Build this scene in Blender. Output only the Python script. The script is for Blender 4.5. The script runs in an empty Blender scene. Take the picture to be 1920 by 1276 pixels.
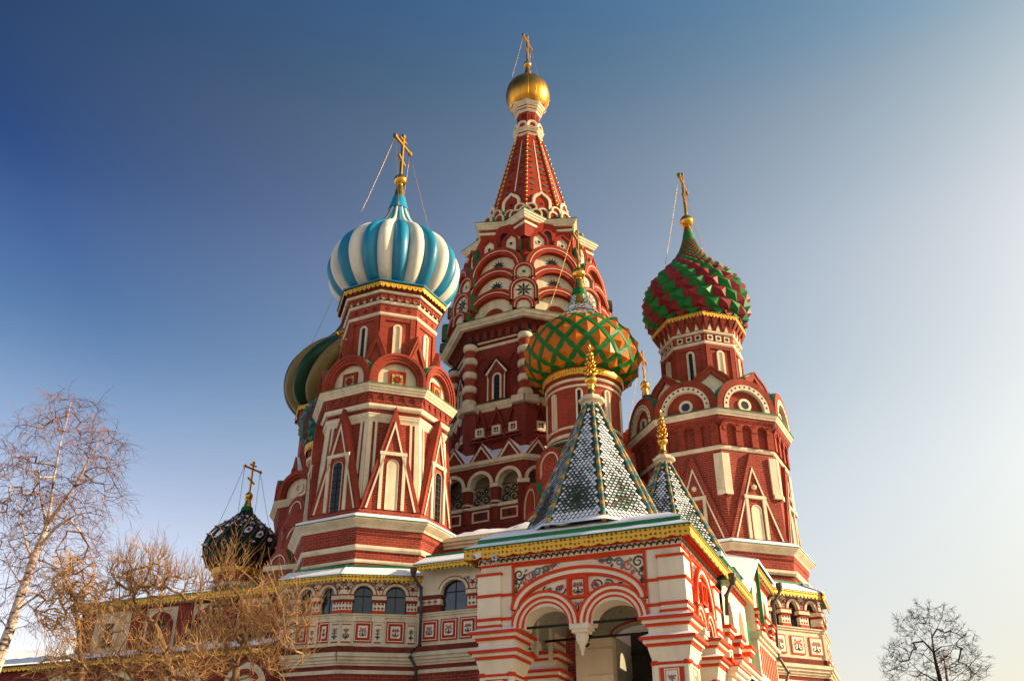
import bpy, math, random
from math import sin, cos, pi, radians, sqrt, atan2
random.seed(7)
SC = bpy.context.scene
COL = SC.collection

# ------------------------------------------------------------------ camera, sky, sun, exposure
cam_d = bpy.data.cameras.new('camera')
cam = bpy.data.objects.new('camera', cam_d); COL.objects.link(cam)
cam.location = (0, 0, 0)
cam.rotation_euler = (radians(90 + 28.45), 0, 0)
cam_d.sensor_width = 36; cam_d.lens = 36 * 1818 / 1920
cam_d.clip_end = 6000
SC.camera = cam
SUN_EL, SUN_AZ = radians(24), radians(-2)        # azimuth counted from +X towards +Y
W = bpy.data.worlds.new('World'); SC.world = W; W.use_nodes = True
wn, wl = W.node_tree.nodes, W.node_tree.links
bg = wn['Background']
sky = wn.new('ShaderNodeTexSky'); sky.sky_type = 'NISHITA'; sky.sun_disc = False
sky.sun_elevation = SUN_EL; sky.sun_rotation = pi / 2 - SUN_AZ
sky.air_density = 1.0; sky.dust_density = 2.5; sky.ozone_density = 1.6
# winter haze: the sky pales towards the sun and the horizon, deepens away from both (all by world direction)
tcw = wn.new('ShaderNodeTexCoord')
sdir = (cos(SUN_EL) * cos(SUN_AZ), cos(SUN_EL) * sin(SUN_AZ), sin(SUN_EL))
dt = wn.new('ShaderNodeVectorMath'); dt.operation = 'DOT_PRODUCT'; wl.new(tcw.outputs['Generated'], dt.inputs[0]); dt.inputs[1].default_value = sdir
sx = wn.new('ShaderNodeSeparateXYZ'); wl.new(tcw.outputs['Generated'], sx.inputs[0])
def wramp(src, stops):
    r = wn.new('ShaderNodeValToRGB'); e = r.color_ramp.elements; r.color_ramp.interpolation = 'CARDINAL'
    while len(e) < len(stops): e.new(.5)
    for el, (p, c) in zip(e, stops): el.position = p; el.color = (c[0] / 4, c[1] / 4, c[2] / 4, 1)
    wl.new(src, r.inputs[0]); return r
hz = wn.new('ShaderNodeMapRange'); wl.new(dt.outputs['Value'], hz.inputs[0]); hz.inputs[1].default_value = -.2; hz.inputs[2].default_value = .75; hz.clamp = True
r1 = wramp(sx.outputs['Z'], [(.15, (3.1, 2.2, 1.8)), (.30, (2.26, 1.754, 1.549)), (.42, (.95, 1.046, 1.142)), (.55, (.34, .48, .76)), (.66, (.17, .29, .50)), (.76, (.15, .29, .55))])
r2 = wramp(sx.outputs['Z'], [(.15, (1.325, 1.104, .733)), (.30, (2.575, 1.954, 1.268)), (.42, (3.0, 2.25, 1.46)), (.55, (2.8, 2.2, 1.49)), (.66, (1.7, 1.62, 1.22)), (.76, (.7, 1.2, 1.2))])
def wmix(mode, f, a, b):
    m = wn.new('ShaderNodeMix'); m.data_type = 'RGBA'; m.blend_type = mode; m.clamp_result = False
    if hasattr(f, 'links'): wl.new(f, m.inputs[0])
    else: m.inputs[0].default_value = f
    wl.new(a, m.inputs[6]); wl.new(b, m.inputs[7]); return m.outputs[2]
x4 = wn.new('ShaderNodeVectorMath'); x4.operation = 'SCALE'; x4.inputs['Scale'].default_value = 4.0      # ramps hold a quarter of the factor
wl.new(wmix('MIX', hz.outputs[0], r1.outputs[0], r2.outputs[0]), x4.inputs[0])
ar = wn.new('ShaderNodeMapRange'); wl.new(dt.outputs['Value'], ar.inputs[0]); ar.inputs[1].default_value = .74; ar.inputs[2].default_value = .92; ar.inputs[3].default_value = 4.0; ar.inputs[4].default_value = 1.3
wl.new(ar.outputs[0], x4.inputs['Scale'])
wl.new(wmix('MULTIPLY', 1.0, sky.outputs[0], x4.outputs[0]), bg.inputs[0]); bg.inputs[1].default_value = 0.091
sun_d = bpy.data.lights.new('sun', 'SUN'); sun_d.energy = 4.9; sun_d.angle = radians(0.5)
sun_d.color = (1.0, 0.81, 0.56)
sun = bpy.data.objects.new('sun', sun_d); COL.objects.link(sun)
sun.rotation_euler = (pi / 2 - SUN_EL, 0, SUN_AZ + pi / 2)
SC.view_settings.view_transform = 'Standard'; SC.view_settings.look = 'None'
SC.view_settings.exposure = 0.75; SC.view_settings.gamma = 1

# ------------------------------------------------------------------ materials
MATS = {}
def nodes_of(name):
    m = bpy.data.materials.new(name); m.use_nodes = True
    nt = m.node_tree
    return m, nt.nodes, nt.links, nt.nodes['Principled BSDF']
def N(n, t, **kw):
    x = n.new(t)
    for k, v in kw.items(): setattr(x, k, v)
    return x
def c4(c): return (c[0], c[1], c[2], 1)
def ramp(n, stops):
    r = n.new('ShaderNodeValToRGB')
    e = r.color_ramp.elements
    while len(e) < len(stops): e.new(0.5)
    for el, (p, c) in zip(e, stops): el.position = p; el.color = c4(c)
    return r
def mixc(n, l, f, a, b, mode='MIX'):
    x = n.new('ShaderNodeMix'); x.data_type = 'RGBA'; x.blend_type = mode
    for sock, v in ((x.inputs[0], f), (x.inputs[6], a), (x.inputs[7], b)):
        if hasattr(v, 'links'): l.new(v, sock)
        elif isinstance(v, tuple): sock.default_value = c4(v)
        else: sock.default_value = v
    return x.outputs[2]
def plain(key, col, rough=0.7, metal=0.0, var=0.25, scale=1.5, bump=0.0, streak=True, spec=0.5):
    """painted / plastered surface with blotches and vertical dirt streaks"""
    m, n, l, b = nodes_of(key)
    tc = n.new('ShaderNodeTexCoord')
    mp = n.new('ShaderNodeMapping'); l.new(tc.outputs['Object'], mp.inputs[0])
    mp.inputs[3].default_value = (1, 1, 0.22 if streak else 1)
    n1 = n.new('ShaderNodeTexNoise'); n1.inputs['Scale'].default_value = scale * 1.6; n1.inputs['Detail'].default_value = 6; n1.inputs['Roughness'].default_value = 0.65
    l.new(mp.outputs[0], n1.inputs[0])
    n2 = n.new('ShaderNodeTexNoise'); n2.inputs['Scale'].default_value = scale * 0.35; n2.inputs['Detail'].default_value = 3
    l.new(tc.outputs['Object'], n2.inputs[0])
    k = 1 - var
    r = ramp(n, [(0.3, tuple(x * k for x in col)), (0.55, col), (0.8, tuple(min(1, x * (1 + var * .35)) for x in col))])
    l.new(n1.outputs[0], r.inputs[0])
    r2 = ramp(n, [(0.35, (k + .1 * var, k + .06 * var, k)), (0.6, (1, 1, 1))]); l.new(n2.outputs[0], r2.inputs[0])
    l.new(mixc(n, l, 0.6, r.outputs[0], r2.outputs[0], 'MULTIPLY'), b.inputs['Base Color'])
    b.inputs['Roughness'].default_value = rough; b.inputs['Metallic'].default_value = metal
    b.inputs['Specular IOR Level'].default_value = spec
    if bump:
        bp = n.new('ShaderNodeBump'); bp.inputs['Strength'].default_value = bump; bp.inputs['Distance'].default_value = 0.05
        l.new(n1.outputs[0], bp.inputs['Height']); l.new(bp.outputs[0], b.inputs['Normal'])
    MATS[key] = m
    return m
def brick(key, c1, c2, mortar, bw=0.36, rh=0.13, ms=0.012, var=0.3):
    m, n, l, b = nodes_of(key)
    uv = n.new('ShaderNodeUVMap'); uv.uv_map = 'UVMap'
    bt = n.new('ShaderNodeTexBrick')
    bt.inputs['Color1'].default_value = c4(c1); bt.inputs['Color2'].default_value = c4(c2); bt.inputs['Mortar'].default_value = c4(mortar)
    bt.inputs['Scale'].default_value = 1; bt.inputs['Mortar Size'].default_value = ms; bt.inputs['Mortar Smooth'].default_value = 0.3
    bt.inputs['Brick Width'].default_value = bw; bt.inputs['Row Height'].default_value = rh; bt.inputs['Bias'].default_value = -0.1
    l.new(uv.outputs[0], bt.inputs['Vector'])
    tc = n.new('ShaderNodeTexCoord')
    n2 = n.new('ShaderNodeTexNoise'); n2.inputs['Scale'].default_value = 0.55; n2.inputs['Detail'].default_value = 5; l.new(tc.outputs['Object'], n2.inputs[0])
    r2 = ramp(n, [(0.3, (1 - var, 1 - var, 1 - var)), (0.7, (1.06, 1.06, 1.06))]); l.new(n2.outputs[0], r2.inputs[0])
    mp = n.new('ShaderNodeMapping'); l.new(tc.outputs['Object'], mp.inputs[0]); mp.inputs[3].default_value = (1, 1, .16)
    n3 = n.new('ShaderNodeTexNoise'); n3.inputs['Scale'].default_value = 1.7; n3.inputs['Detail'].default_value = 6; n3.inputs['Roughness'].default_value = .7; l.new(mp.outputs[0], n3.inputs[0])
    r3 = ramp(n, [(0.34, (0, 0, 0)), (0.46, (0.0, 0.0, 0.0)), (0.78, (0.55, 0.55, 0.55))]); l.new(n3.outputs[0], r3.inputs[0])
    base = mixc(n, l, 1.0, bt.outputs['Color'], r2.outputs[0], 'MULTIPLY')
    l.new(mixc(n, l, r3.outputs[0], base, (c1[0] * 1.12 + .02, c1[1] + .028, c1[2] + .02)), b.inputs['Base Color'])
    bp = n.new('ShaderNodeBump'); bp.inputs['Strength'].default_value = 0.5; bp.inputs['Distance'].default_value = 0.015; bp.invert = True
    l.new(bt.outputs['Fac'], bp.inputs['Height']); l.new(bp.outputs[0], b.inputs['Normal'])
    b.inputs['Roughness'].default_value = 0.85; b.inputs['Specular IOR Level'].default_value = 0.25
    MATS[key] = m
brick('brick', (0.36, 0.044, 0.022), (0.23, 0.027, 0.014), (0.50, 0.19, 0.12), var=.45)
brick('brick_dark', (0.27, 0.031, 0.018), (0.18, 0.020, 0.012), (0.22, 0.065, 0.042), var=.4)
brick('brick_fine', (0.39, 0.047, 0.021), (0.26, 0.030, 0.014), (0.38, 0.13, 0.07), bw=.3, rh=.1, ms=.009, var=.4)
plain('trim_red', (0.45, 0.036, 0.019), 0.7, spec=.15, var=.25)
plain('red', (0.36, 0.036, 0.016), 0.75, spec=.15, var=.3)
plain('darkred', (0.17, 0.022, 0.014), 0.8, spec=.15, var=.2)
plain('portal_red', (0.70, 0.058, 0.013), 0.6, spec=.15, var=.2)
plain('cream', (0.82, 0.69, 0.475), 0.8, spec=.15, var=.27, scale=1.2)
plain('portal_white', (0.89, 0.765, 0.56), 0.8, spec=.15, var=.17, scale=1.0)
plain('fresco', (0.42, 0.40, 0.30), 0.85, spec=.15, var=.35, scale=.9, streak=False)
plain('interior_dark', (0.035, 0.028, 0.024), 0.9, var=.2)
plain('blue', (0.008, 0.235, 0.40), 0.42, var=.25, scale=.9, bump=.35)
plain('white_dome', (0.80, 0.74, 0.60), 0.5, var=.25, scale=.9, bump=.35)
plain('roof_green', (0.02, 0.20, 0.065), 0.45, spec=.25, var=.3, scale=.9)
plain('dome_green', (0.008, 0.165, 0.022), 0.5, spec=.25, var=.25, scale=.8)
plain('dome_red', (0.24, 0.013, 0.013), 0.5, spec=.25, var=.25, scale=.8)
plain('dome_ochre', (0.56, 0.15, 0.005), 0.45, spec=.25, var=.2, scale=.8)
plain('dome_gold_paint', (0.23, 0.155, 0.045), 0.42, spec=.25, var=.2, scale=.8)
plain('dome_dark_green', (0.008, 0.048, 0.019), 0.4, spec=.25, var=.25, scale=.8)
plain('dome_black_green', (0.006, 0.024, 0.013), 0.4, spec=.25, var=.25, scale=.8)
plain('dome_teal', (0.008, 0.15, 0.115), 0.42, spec=.25, var=.25, scale=.8)
plain('dome_brown', (0.12, 0.045, 0.03), 0.5, spec=.25, var=.25, scale=.8)
plain('dome_olive', (0.085, 0.07, 0.03), 0.45, spec=.25, var=.25, scale=.8)
plain('gold', (0.82, 0.42, 0.065), 0.25, metal=1.0, var=.15, scale=1.5)
plain('gold_old', (0.74, 0.33, 0.045), 0.32, metal=1.0, var=.3, scale=.8, streak=True)
plain('gold_paint', (0.70, 0.40, 0.035), 0.42, metal=0.35, var=.2, scale=2)
plain('tile_dark', (0.075, 0.085, 0.05), 0.65, var=.4, scale=2, streak=False)
plain('tile_green', (0.03, 0.19, 0.13), 0.3, var=.3, streak=False)
plain('tile_yellow', (0.58, 0.36, 0.05), 0.3, var=.3, streak=False)
plain('tile_grey', (0.23, 0.20, 0.13), 0.4, var=.3, streak=False)
plain('snow', (0.90, 0.90, 0.92), 0.55, var=.04, scale=1.2, bump=.25, streak=False)
plain('iron', (0.02, 0.018, 0.017), 0.5, metal=.4, var=.3)
plain('chain', (0.42, 0.27, 0.09), 0.4, metal=.8, var=.2)
plain('pipe_brown', (0.055, 0.03, 0.025), 0.45, var=.25)
plain('paint_black', (0.045, 0.04, 0.04), 0.8, var=.2)
plain('paint_grey', (0.17, 0.20, 0.20), 0.8, var=.2)
plain('paint_olive', (0.14, 0.13, 0.07), 0.8, var=.2)
plain('paint_blue', (0.075, 0.13, 0.185), 0.8, var=.2)
plain('paint_rose', (0.55, 0.13, 0.10), 0.8, var=.2)
plain('bark', (0.24, 0.125, 0.05), 0.9, var=.45, scale=3, bump=.4)
plain('twig', (0.45, 0.245, 0.09), 0.8, var=.3, scale=2)
plain('twig_red', (0.23, 0.10, 0.062), 0.8, var=.3, scale=2)
plain('dark_bark', (0.03, 0.017, 0.014), 0.9, var=.3, scale=2)
plain('camera_case', (0.7, 0.66, 0.6), 0.4, var=.1)
def birch_bark():
    m, n, l, b = nodes_of('birch_bark')
    tc = n.new('ShaderNodeTexCoord'); mp = n.new('ShaderNodeMapping'); l.new(tc.outputs['Object'], mp.inputs[0]); mp.inputs[3].default_value = (1.5, 1.5, 6)
    t = n.new('ShaderNodeTexNoise'); t.inputs['Scale'].default_value = 1.6; t.inputs['Detail'].default_value = 5; l.new(mp.outputs[0], t.inputs[0])
    r = ramp(n, [(0.36, (0.05, 0.035, 0.03)), (0.44, (0.62, 0.47, 0.37)), (0.75, (0.80, 0.64, 0.52))]); l.new(t.outputs[0], r.inputs[0])
    l.new(r.outputs[0], b.inputs['Base Color']); b.inputs['Roughness'].default_value = .75; MATS['birch_bark'] = m
birch_bark()
def glass_mat():
    m, n, l, b = nodes_of('glass')
    b.inputs['Base Color'].default_value = (0.012, 0.02, 0.034, 1); b.inputs['Roughness'].default_value = 0.08
    b.inputs['Specular IOR Level'].default_value = 0.7
    tc = n.new('ShaderNodeTexCoord'); t = n.new('ShaderNodeTexNoise'); t.inputs['Scale'].default_value = .8; l.new(tc.outputs['Object'], t.inputs[0])
    bp = n.new('ShaderNodeBump'); bp.inputs['Strength'].default_value = .12; bp.inputs['Distance'].default_value = .2; l.new(t.outputs[0], bp.inputs['Height']); l.new(bp.outputs[0], b.inputs['Normal'])
    MATS['glass'] = m
glass_mat()
plain('dark_glass', (0.012, 0.012, 0.014), 0.22, var=.3, spec=.3)
def valance_mat():
    """yellow pierced tin lace: a row of dark cut-outs along the strip"""
    m, n, l, b = nodes_of('valance')
    uv = n.new('ShaderNodeUVMap'); uv.uv_map = 'UVMap'
    mp = n.new('ShaderNodeMapping'); l.new(uv.outputs[0], mp.inputs[0]); mp.inputs[3].default_value = (1 / .16, 1 / .16, 1)
    v = n.new('ShaderNodeTexVoronoi'); v.inputs['Scale'].default_value = 1.0; v.inputs['Randomness'].default_value = 0.25; l.new(mp.outputs[0], v.inputs[0])
    r = ramp(n, [(0.24, (0.16, 0.075, 0.012)), (0.34, (0.80, 0.43, 0.025))]); l.new(v.outputs['Distance'], r.inputs[0])
    l.new(r.outputs[0], b.inputs['Base Color']); b.inputs['Roughness'].default_value = .45; b.inputs['Metallic'].default_value = .3
    MATS['valance'] = m
valance_mat()
def ground_mat():
    m, n, l, b = nodes_of('snow_ground')
    tc = n.new('ShaderNodeTexCoord'); t = n.new('ShaderNodeTexNoise'); t.inputs['Scale'].default_value = .15; t.inputs['Detail'].default_value = 8; l.new(tc.outputs['Object'], t.inputs[0])
    r = ramp(n, [(0.42, (0.10, 0.095, 0.09)), (0.66, (0.55, 0.55, 0.57))]); l.new(t.outputs[0], r.inputs[0])
    l.new(r.outputs[0], b.inputs['Base Color']); b.inputs['Roughness'].default_value = .8; MATS['snow_ground'] = m
ground_mat()

# ------------------------------------------------------------------ mesh builder
def vsub(a, b): return (a[0] - b[0], a[1] - b[1], a[2] - b[2])
def vadd(a, b): return (a[0] + b[0], a[1] + b[1], a[2] + b[2])
def vmul(a, k): return (a[0] * k, a[1] * k, a[2] * k)
def dot(a, b): return a[0] * b[0] + a[1] * b[1] + a[2] * b[2]
def cross(a, b): return (a[1] * b[2] - a[2] * b[1], a[2] * b[0] - a[0] * b[2], a[0] * b[1] - a[1] * b[0])
def norm(a):
    k = sqrt(dot(a, a)) or 1.0
    return (a[0] / k, a[1] / k, a[2] / k)
def root_loc(o):
    x = y = z = 0.0
    while o is not None:
        x += o.location[0]; y += o.location[1]; z += o.location[2]; o = o.parent
    return (x, y, z)
class MB:
    """collects polygons, then links them as ONE mesh object"""
    def __init__(self): self.v = []; self.f = []; self.m = []; self.s = []; self.keys = []
    def mi(self, key):
        if key not in self.keys: self.keys.append(key)
        return self.keys.index(key)
    def add(self, vs, fs, key, smooth=False):
        o = len(self.v); self.v.extend(vs); k = self.mi(key)
        for f in fs:
            self.f.append([i + o for i in f]); self.m.append(k); self.s.append(smooth)
    def quad(self, a, b, c, d, key): self.add([a, b, c, d], [(0, 1, 2, 3)], key)
    def poly(self, pts, key): self.add(list(pts), [tuple(range(len(pts)))], key)
    def build(self, name, parent=None, label=None, uv=True):
        me = bpy.data.meshes.new(name)
        off = root_loc(parent) if parent is not None else (0, 0, 0)
        vs = [vsub(p, off) for p in self.v]
        me.from_pydata(vs, [], self.f)
        for k in self.keys: me.materials.append(MATS[k])
        me.polygons.foreach_set('material_index', self.m)
        me.polygons.foreach_set('use_smooth', self.s)
        if uv:
            L = me.uv_layers.new(name='UVMap'); data = [0.0] * (2 * len(me.loops))
            for p in me.polygons:
                nx, ny, nz = p.normal
                if abs(nz) > .92: t = (1, 0, 0); w = (0, 1, 0)
                else:
                    t = norm((-ny, nx, 0)); w = cross((nx, ny, nz), t)
                for li in p.loop_indices:
                    q = self.v[me.loops[li].vertex_index]
                    data[2 * li] = dot(q, t); data[2 * li + 1] = dot(q, w)
            L.data.foreach_set('uv', data)
        me.update()
        o = bpy.data.objects.new(name, me); COL.objects.link(o)
        if parent is not None: o.parent = parent
        if label: o['label'] = label
        return o
def thing(name, label, cat, loc=(0, 0, 0), group=None):
    o = bpy.data.objects.new(name, None); COL.objects.link(o); o.location = loc
    o.empty_display_size = 0.5
    tag(o, label, cat, group); return o
def tag(o, label=None, cat=None, group=None, kind=None):
    if label: o['label'] = label
    if cat: o['category'] = cat
    if group: o['group'] = group
    if kind: o['kind'] = kind
    return o

class Fr:
    """local frame: s right (seen from outside), t up, d outward"""
    def __init__(self, o, x, u, n): self.o, self.x, self.u, self.n = o, x, u, n
    def p(self, s, t, d=0.0):
        o, x, u, n = self.o, self.x, self.u, self.n
        return (o[0] + s * x[0] + t * u[0] + d * n[0], o[1] + s * x[1] + t * u[1] + d * n[1], o[2] + s * x[2] + t * u[2] + d * n[2])
    def sh(self, s=0, t=0, d=0): return Fr(self.p(s, t, d), self.x, self.u, self.n)
    def rot(self, a):
        c, k = cos(a), sin(a)
        return Fr(self.o, vadd(vmul(self.x, c), vmul(self.u, k)), vadd(vmul(self.u, c), vmul(self.x, -k)), self.n)
def vfr(x, y, nang, z=0.0):
    """vertical wall frame through (x,y), outward normal at nang degrees, t = height"""
    a = radians(nang); n = (cos(a), sin(a), 0.0)
    return Fr((x, y, z), (-n[1], n[0], 0.0), (0.0, 0.0, 1.0), n)

def box(mb, fr, s0, s1, t0, t1, d0, d1, key, caps=True):
    P = [fr.p(s, t, d) for d in (d0, d1) for t in (t0, t1) for s in (s0, s1)]
    F = [(4, 5, 7, 6), (0, 2, 3, 1), (0, 4, 6, 2), (1, 3, 7, 5), (2, 6, 7, 3), (0, 1, 5, 4)]
    mb.add(P, F, key)
def prism(mb, fr, pts, d0, d1, key, side=None, back=False):
    n = len(pts)
    A = [fr.p(s, t, d1) for s, t in pts]; B = [fr.p(s, t, d0) for s, t in pts]
    mb.add(A, [tuple(range(n))], key)
    if back: mb.add(B, [tuple(range(n - 1, -1, -1))], key)
    for i in range(n):
        j = (i + 1) % n
        mb.add([B[i], B[j], A[j], A[i]], [(0, 1, 2, 3)], side or key)
def strip(mb, fr, outer, inner, d, key):
    """flat band between two matching curves (running right to left or left to right)"""
    for i in range(len(outer) - 1):
        a, b, c, e = outer[i], outer[i + 1], inner[i + 1], inner[i]
        mb.quad(fr.p(*a, d), fr.p(*e, d), fr.p(*c, d), fr.p(*b, d), key)
def reveal(mb, fr, curve, d0, d1, key, smooth=False):
    n = len(curve)
    vs = [fr.p(*q, d0) for q in curve] + [fr.p(*q, d1) for q in curve]
    mb.add(vs, [(i, i + 1, n + i + 1, n + i) for i in range(n - 1)], key, smooth)
def band3(mb, fr, outer, inner, d0, d1, key):
    """raised moulding of thickness d0..d1 between two curves"""
    strip(mb, fr, outer, inner, d1, key); reveal(mb, fr, outer, d0, d1, key); reveal(mb, fr, inner, d1, d0, key)
def arch(hw, h, kind='round', n=18, sc=0.0, t0=0.0, inset=0.0):
    """arch outline from left foot to right foot; half width hw, height h above t0"""
    if kind == 'gable':
        Lh = sqrt(hw * hw + h * h)
        b = hw - inset * Lh / h; hh = h - inset * Lh / hw
        return [(sc - b + b * i / (n // 2), t0 + hh * i / (n // 2)) for i in range(n // 2 + 1)] + [(sc + b * i / (n // 2), t0 + hh * (1 - i / (n // 2))) for i in range(1, n // 2 + 1)]
    a = hw - inset; H = h - inset
    if kind == 'ellipse':
        return [(sc - a * cos(pi * i / n), t0 + H * sin(pi * i / n)) for i in range(n + 1)]
    if kind == 'round':
        st = max(0.0, H - a); ry = H - st
        return [(sc - a, t0)] + [(sc - a * cos(pi * i / n), t0 + st + ry * sin(pi * i / n)) for i in range(n + 1)] + [(sc + a, t0)]
    if kind == 'keel':
        pk = 0.24 * hw; R = H - pk; st = max(0.0, R - a); ry = R - st
        out = [(sc - a, t0)]
        for i in range(n + 1):
            x = -cos(pi * i / n); y = sin(pi * i / n)
            q = max(0.0, 1 - abs(x) / 0.42)
            out.append((sc + a * x, t0 + st + ry * y + pk * q ** 1.5))
        return out + [(sc + a, t0)]
def kok(mb, fr, hw, h, rings, back, kind='round', roof='roof_green', n=16, inner_t0=None):
    """kokoshnik gable: rings = [(inset, depth, material), ...]; last entry fills the tympanum"""
    cs = [arch(hw, h, kind, n, inset=r[0]) for r in rings]
    for i in range(len(rings) - 1):
        strip(mb, fr, cs[i], cs[i + 1], rings[i][1], rings[i][2])
        if abs(rings[i][1] - rings[i + 1][1]) > 1e-4: reveal(mb, fr, cs[i + 1], rings[i][1], rings[i + 1][1], rings[i][2])
    last = cs[-1]
    mb.poly([fr.p(s, t, rings[-1][1]) for s, t in reversed(last)], rings[-1][2])
    d0 = rings[0][1]
    reveal(mb, fr, cs[0], d0 - .16, d0, rings[0][2])
    out = [(s * 1.02, t + .03) for s, t in cs[0]]
    reveal(mb, fr, out, -back, d0 - .10, roof)
    strip(mb, fr, out, cs[0], d0 - .10, roof)

def lathe(mb, cx, cy, prof, n, phi, key, smooth=False, key_fn=None, a0=0.0, a1=360.0):
    """revolve (r,z) profile; n sides, phi = angle of the first vertex (degrees)"""
    A = [radians(phi + 360.0 * i / n) for i in range(n)]
    if smooth:
        vs = [(cx + r * cos(a), cy + r * sin(a), z) for r, z in prof for a in A]
        fs = [(j * n + i, j * n + (i + 1) % n, (j + 1) * n + (i + 1) % n, (j + 1) * n + i) for j in range(len(prof) - 1) for i in range(n)]
        mb.add(vs, fs, key, True); return
    for j in range(len(prof) - 1):
        (r0, z0), (r1, z1) = prof[j], prof[j + 1]
        for i in range(n):
            a, b = A[i], A[(i + 1) % n]
            P = [(cx + r0 * cos(a), cy + r0 * sin(a), z0), (cx + r0 * cos(b), cy + r0 * sin(b), z0), (cx + r1 * cos(b), cy + r1 * sin(b), z1), (cx + r1 * cos(a), cy + r1 * sin(a), z1)]
            if r1 < 1e-5: P = P[:3]
            elif r0 < 1e-5: P = [P[0], P[2], P[3]]
            mb.poly(P, key)
def catmull(pts, m=6):
    out = []
    P = [pts[0]] + list(pts) + [pts[-1]]
    for i in range(1, len(P) - 2):
        for k in range(m):
            t = k / m
            out.append(tuple(0.5 * ((2 * P[i][c]) + (-P[i - 1][c] + P[i + 1][c]) * t + (2 * P[i - 1][c] - 5 * P[i][c] + 4 * P[i + 1][c] - P[i + 2][c]) * t * t + (-P[i - 1][c] + 3 * P[i][c] - 3 * P[i + 1][c] + P[i + 2][c]) * t ** 3) for c in (0, 1)))
    out.append(tuple(pts[-1])); return out
def tube(mb, pts, rad, key, n=6, smooth=True, cap=True):
    """tube through points; rad a number or list"""
    m = len(pts); R = rad if isinstance(rad, (list, tuple)) else [rad] * m
    vs = []
    for i, p in enumerate(pts):
        d = norm(vsub(pts[min(i + 1, m - 1)], pts[max(i - 1, 0)]))
        ref = (0, 0, 1) if abs(d[2]) < .9 else (1, 0, 0)
        a = norm(cross(d, ref)); b = cross(d, a)
        for k in range(n):
            t = 2 * pi * k / n
            vs.append(vadd(p, vadd(vmul(a, R[i] * cos(t)), vmul(b, R[i] * sin(t)))))
    fs = [(i * n + k, i * n + (k + 1) % n, (i + 1) * n + (k + 1) % n, (i + 1) * n + k) for i in range(m - 1) for k in range(n)]
    if cap: fs += [tuple(range(n - 1, -1, -1)), tuple(range((m - 1) * n, m * n))]
    mb.add(vs, fs, key, smooth)

class Oct:
    def __init__(self, x, y, phi=-5.0, n=8): self.x, self.y, self.phi, self.n = x, y, phi, n; self.st = 360.0 / n
    def va(self, k): return self.phi + self.st * k - 90
    def vert(self, k, r, z): a = radians(self.va(k)); return (self.x + r * cos(a), self.y + r * sin(a), z)
    def ap(self, r): return r * cos(pi / self.n)
    def w(self, r): return 2 * r * sin(pi / self.n)
    def face(self, k, r, z=0.0):
        a = radians(self.va(k + .5)); q = self.ap(r)
        return vfr(self.x + q * cos(a), self.y + q * sin(a), self.va(k + .5), z)
    def slope(self, k, r0, z0, r1, z1):
        f = self.face(k, r0, z0); g = self.face(k, r1, z1)
        u = norm(vsub(g.o, f.o)); n = cross(f.x, u)
        return Fr(f.o, f.x, u, n)
    def corner(self, k, r, z=0.0):
        a = radians(self.va(k)); return vfr(self.x + r * cos(a), self.y + r * sin(a), self.va(k), z)
    def ring(self, mb, prof, key): lathe(mb, self.x, self.y, prof, self.n, self.va(0), key)
VIS = (-3, -2, -1, 0, 1, 2)          # faces turned to the square

def cornice(oc, parent, name, z0, z1, r0, r1, key='cream', steps=3, label=None, top=None):
    """stepped projecting moulding from (r0,z0) up to (r1,z1)"""
    mb = MB(); pr = [(r0 - .25, z0)]
    for i in range(steps):
        r = r0 + (r1 - r0) * (i + .6) / steps; a = z0 + (z1 - z0) * i / steps; b = z0 + (z1 - z0) * (i + 1) / steps
        pr += [(r - (r1 - r0) * .25 / steps, a), (r, a + (b - a) * .45), (r + (r1 - r0) * .4 / steps, a + (b - a) * .8), (r + (r1 - r0) * .4 / steps, b)]
    pr.append((r0 - .25, z1 + .01)); oc.ring(mb, pr, key)
    return mb.build(name, parent, label)
def sill_ring(oc, parent, name, z0, z1, r, out=.09, key='cream'):
    mb = MB(); oc.ring(mb, [(r - .2, z0), (r + out * .6, z0), (r + out, z0 + (z1 - z0) * .4), (r + out, z1 - .02), (r + out * .5, z1), (r - .2, z1)], key)
    return mb.build(name, parent)
def valance(mb, fr, s0, s1, ttop, h, d, pitch=.3, key='valance', tooth=.45):
    """pierced tin lace strip hanging under an eave"""
    n = max(1, int(round((s1 - s0) / pitch))); w = (s1 - s0) / n; tb = ttop - h * (1 - tooth)
    pts = []
    for i in range(n):
        a = s0 + i * w
        pts += [(a, tb), (a + w * .18, tb - h * tooth * .55), (a + w * .5, ttop - h), (a + w * .82, tb - h * tooth * .55)]
    pts.append((s1, tb)); pts = pts + [(s1, ttop), (s0, ttop)]
    # build as columns to keep faces simple
    low = pts[:-2]
    for i in range(len(low) - 1):
        a, b = low[i], low[i + 1]
        for dd in (d, d - .03):
            q = [fr.p(a[0], a[1], dd), fr.p(b[0], b[1], dd), fr.p(b[0], ttop, dd), fr.p(a[0], ttop, dd)]
            mb.poly(q if dd == d else q[::-1], key)
        mb.quad(fr.p(a[0], a[1], d - .03), fr.p(b[0], b[1], d - .03), fr.p(b[0], b[1], d), fr.p(a[0], a[1], d), key)
    box(mb, fr, s0, s1, ttop - .05, ttop, d, d + .03, key)
def octo_valance(oc, parent, r, ztop, h, pitch=.3):
    mb = MB()
    for k in range(oc.n):
        f = oc.face(k, r); w = oc.w(r) / 2
        valance(mb, f, -w, w, ztop, h, 0.0, pitch)
    return mb.build('valance', parent)

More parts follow.
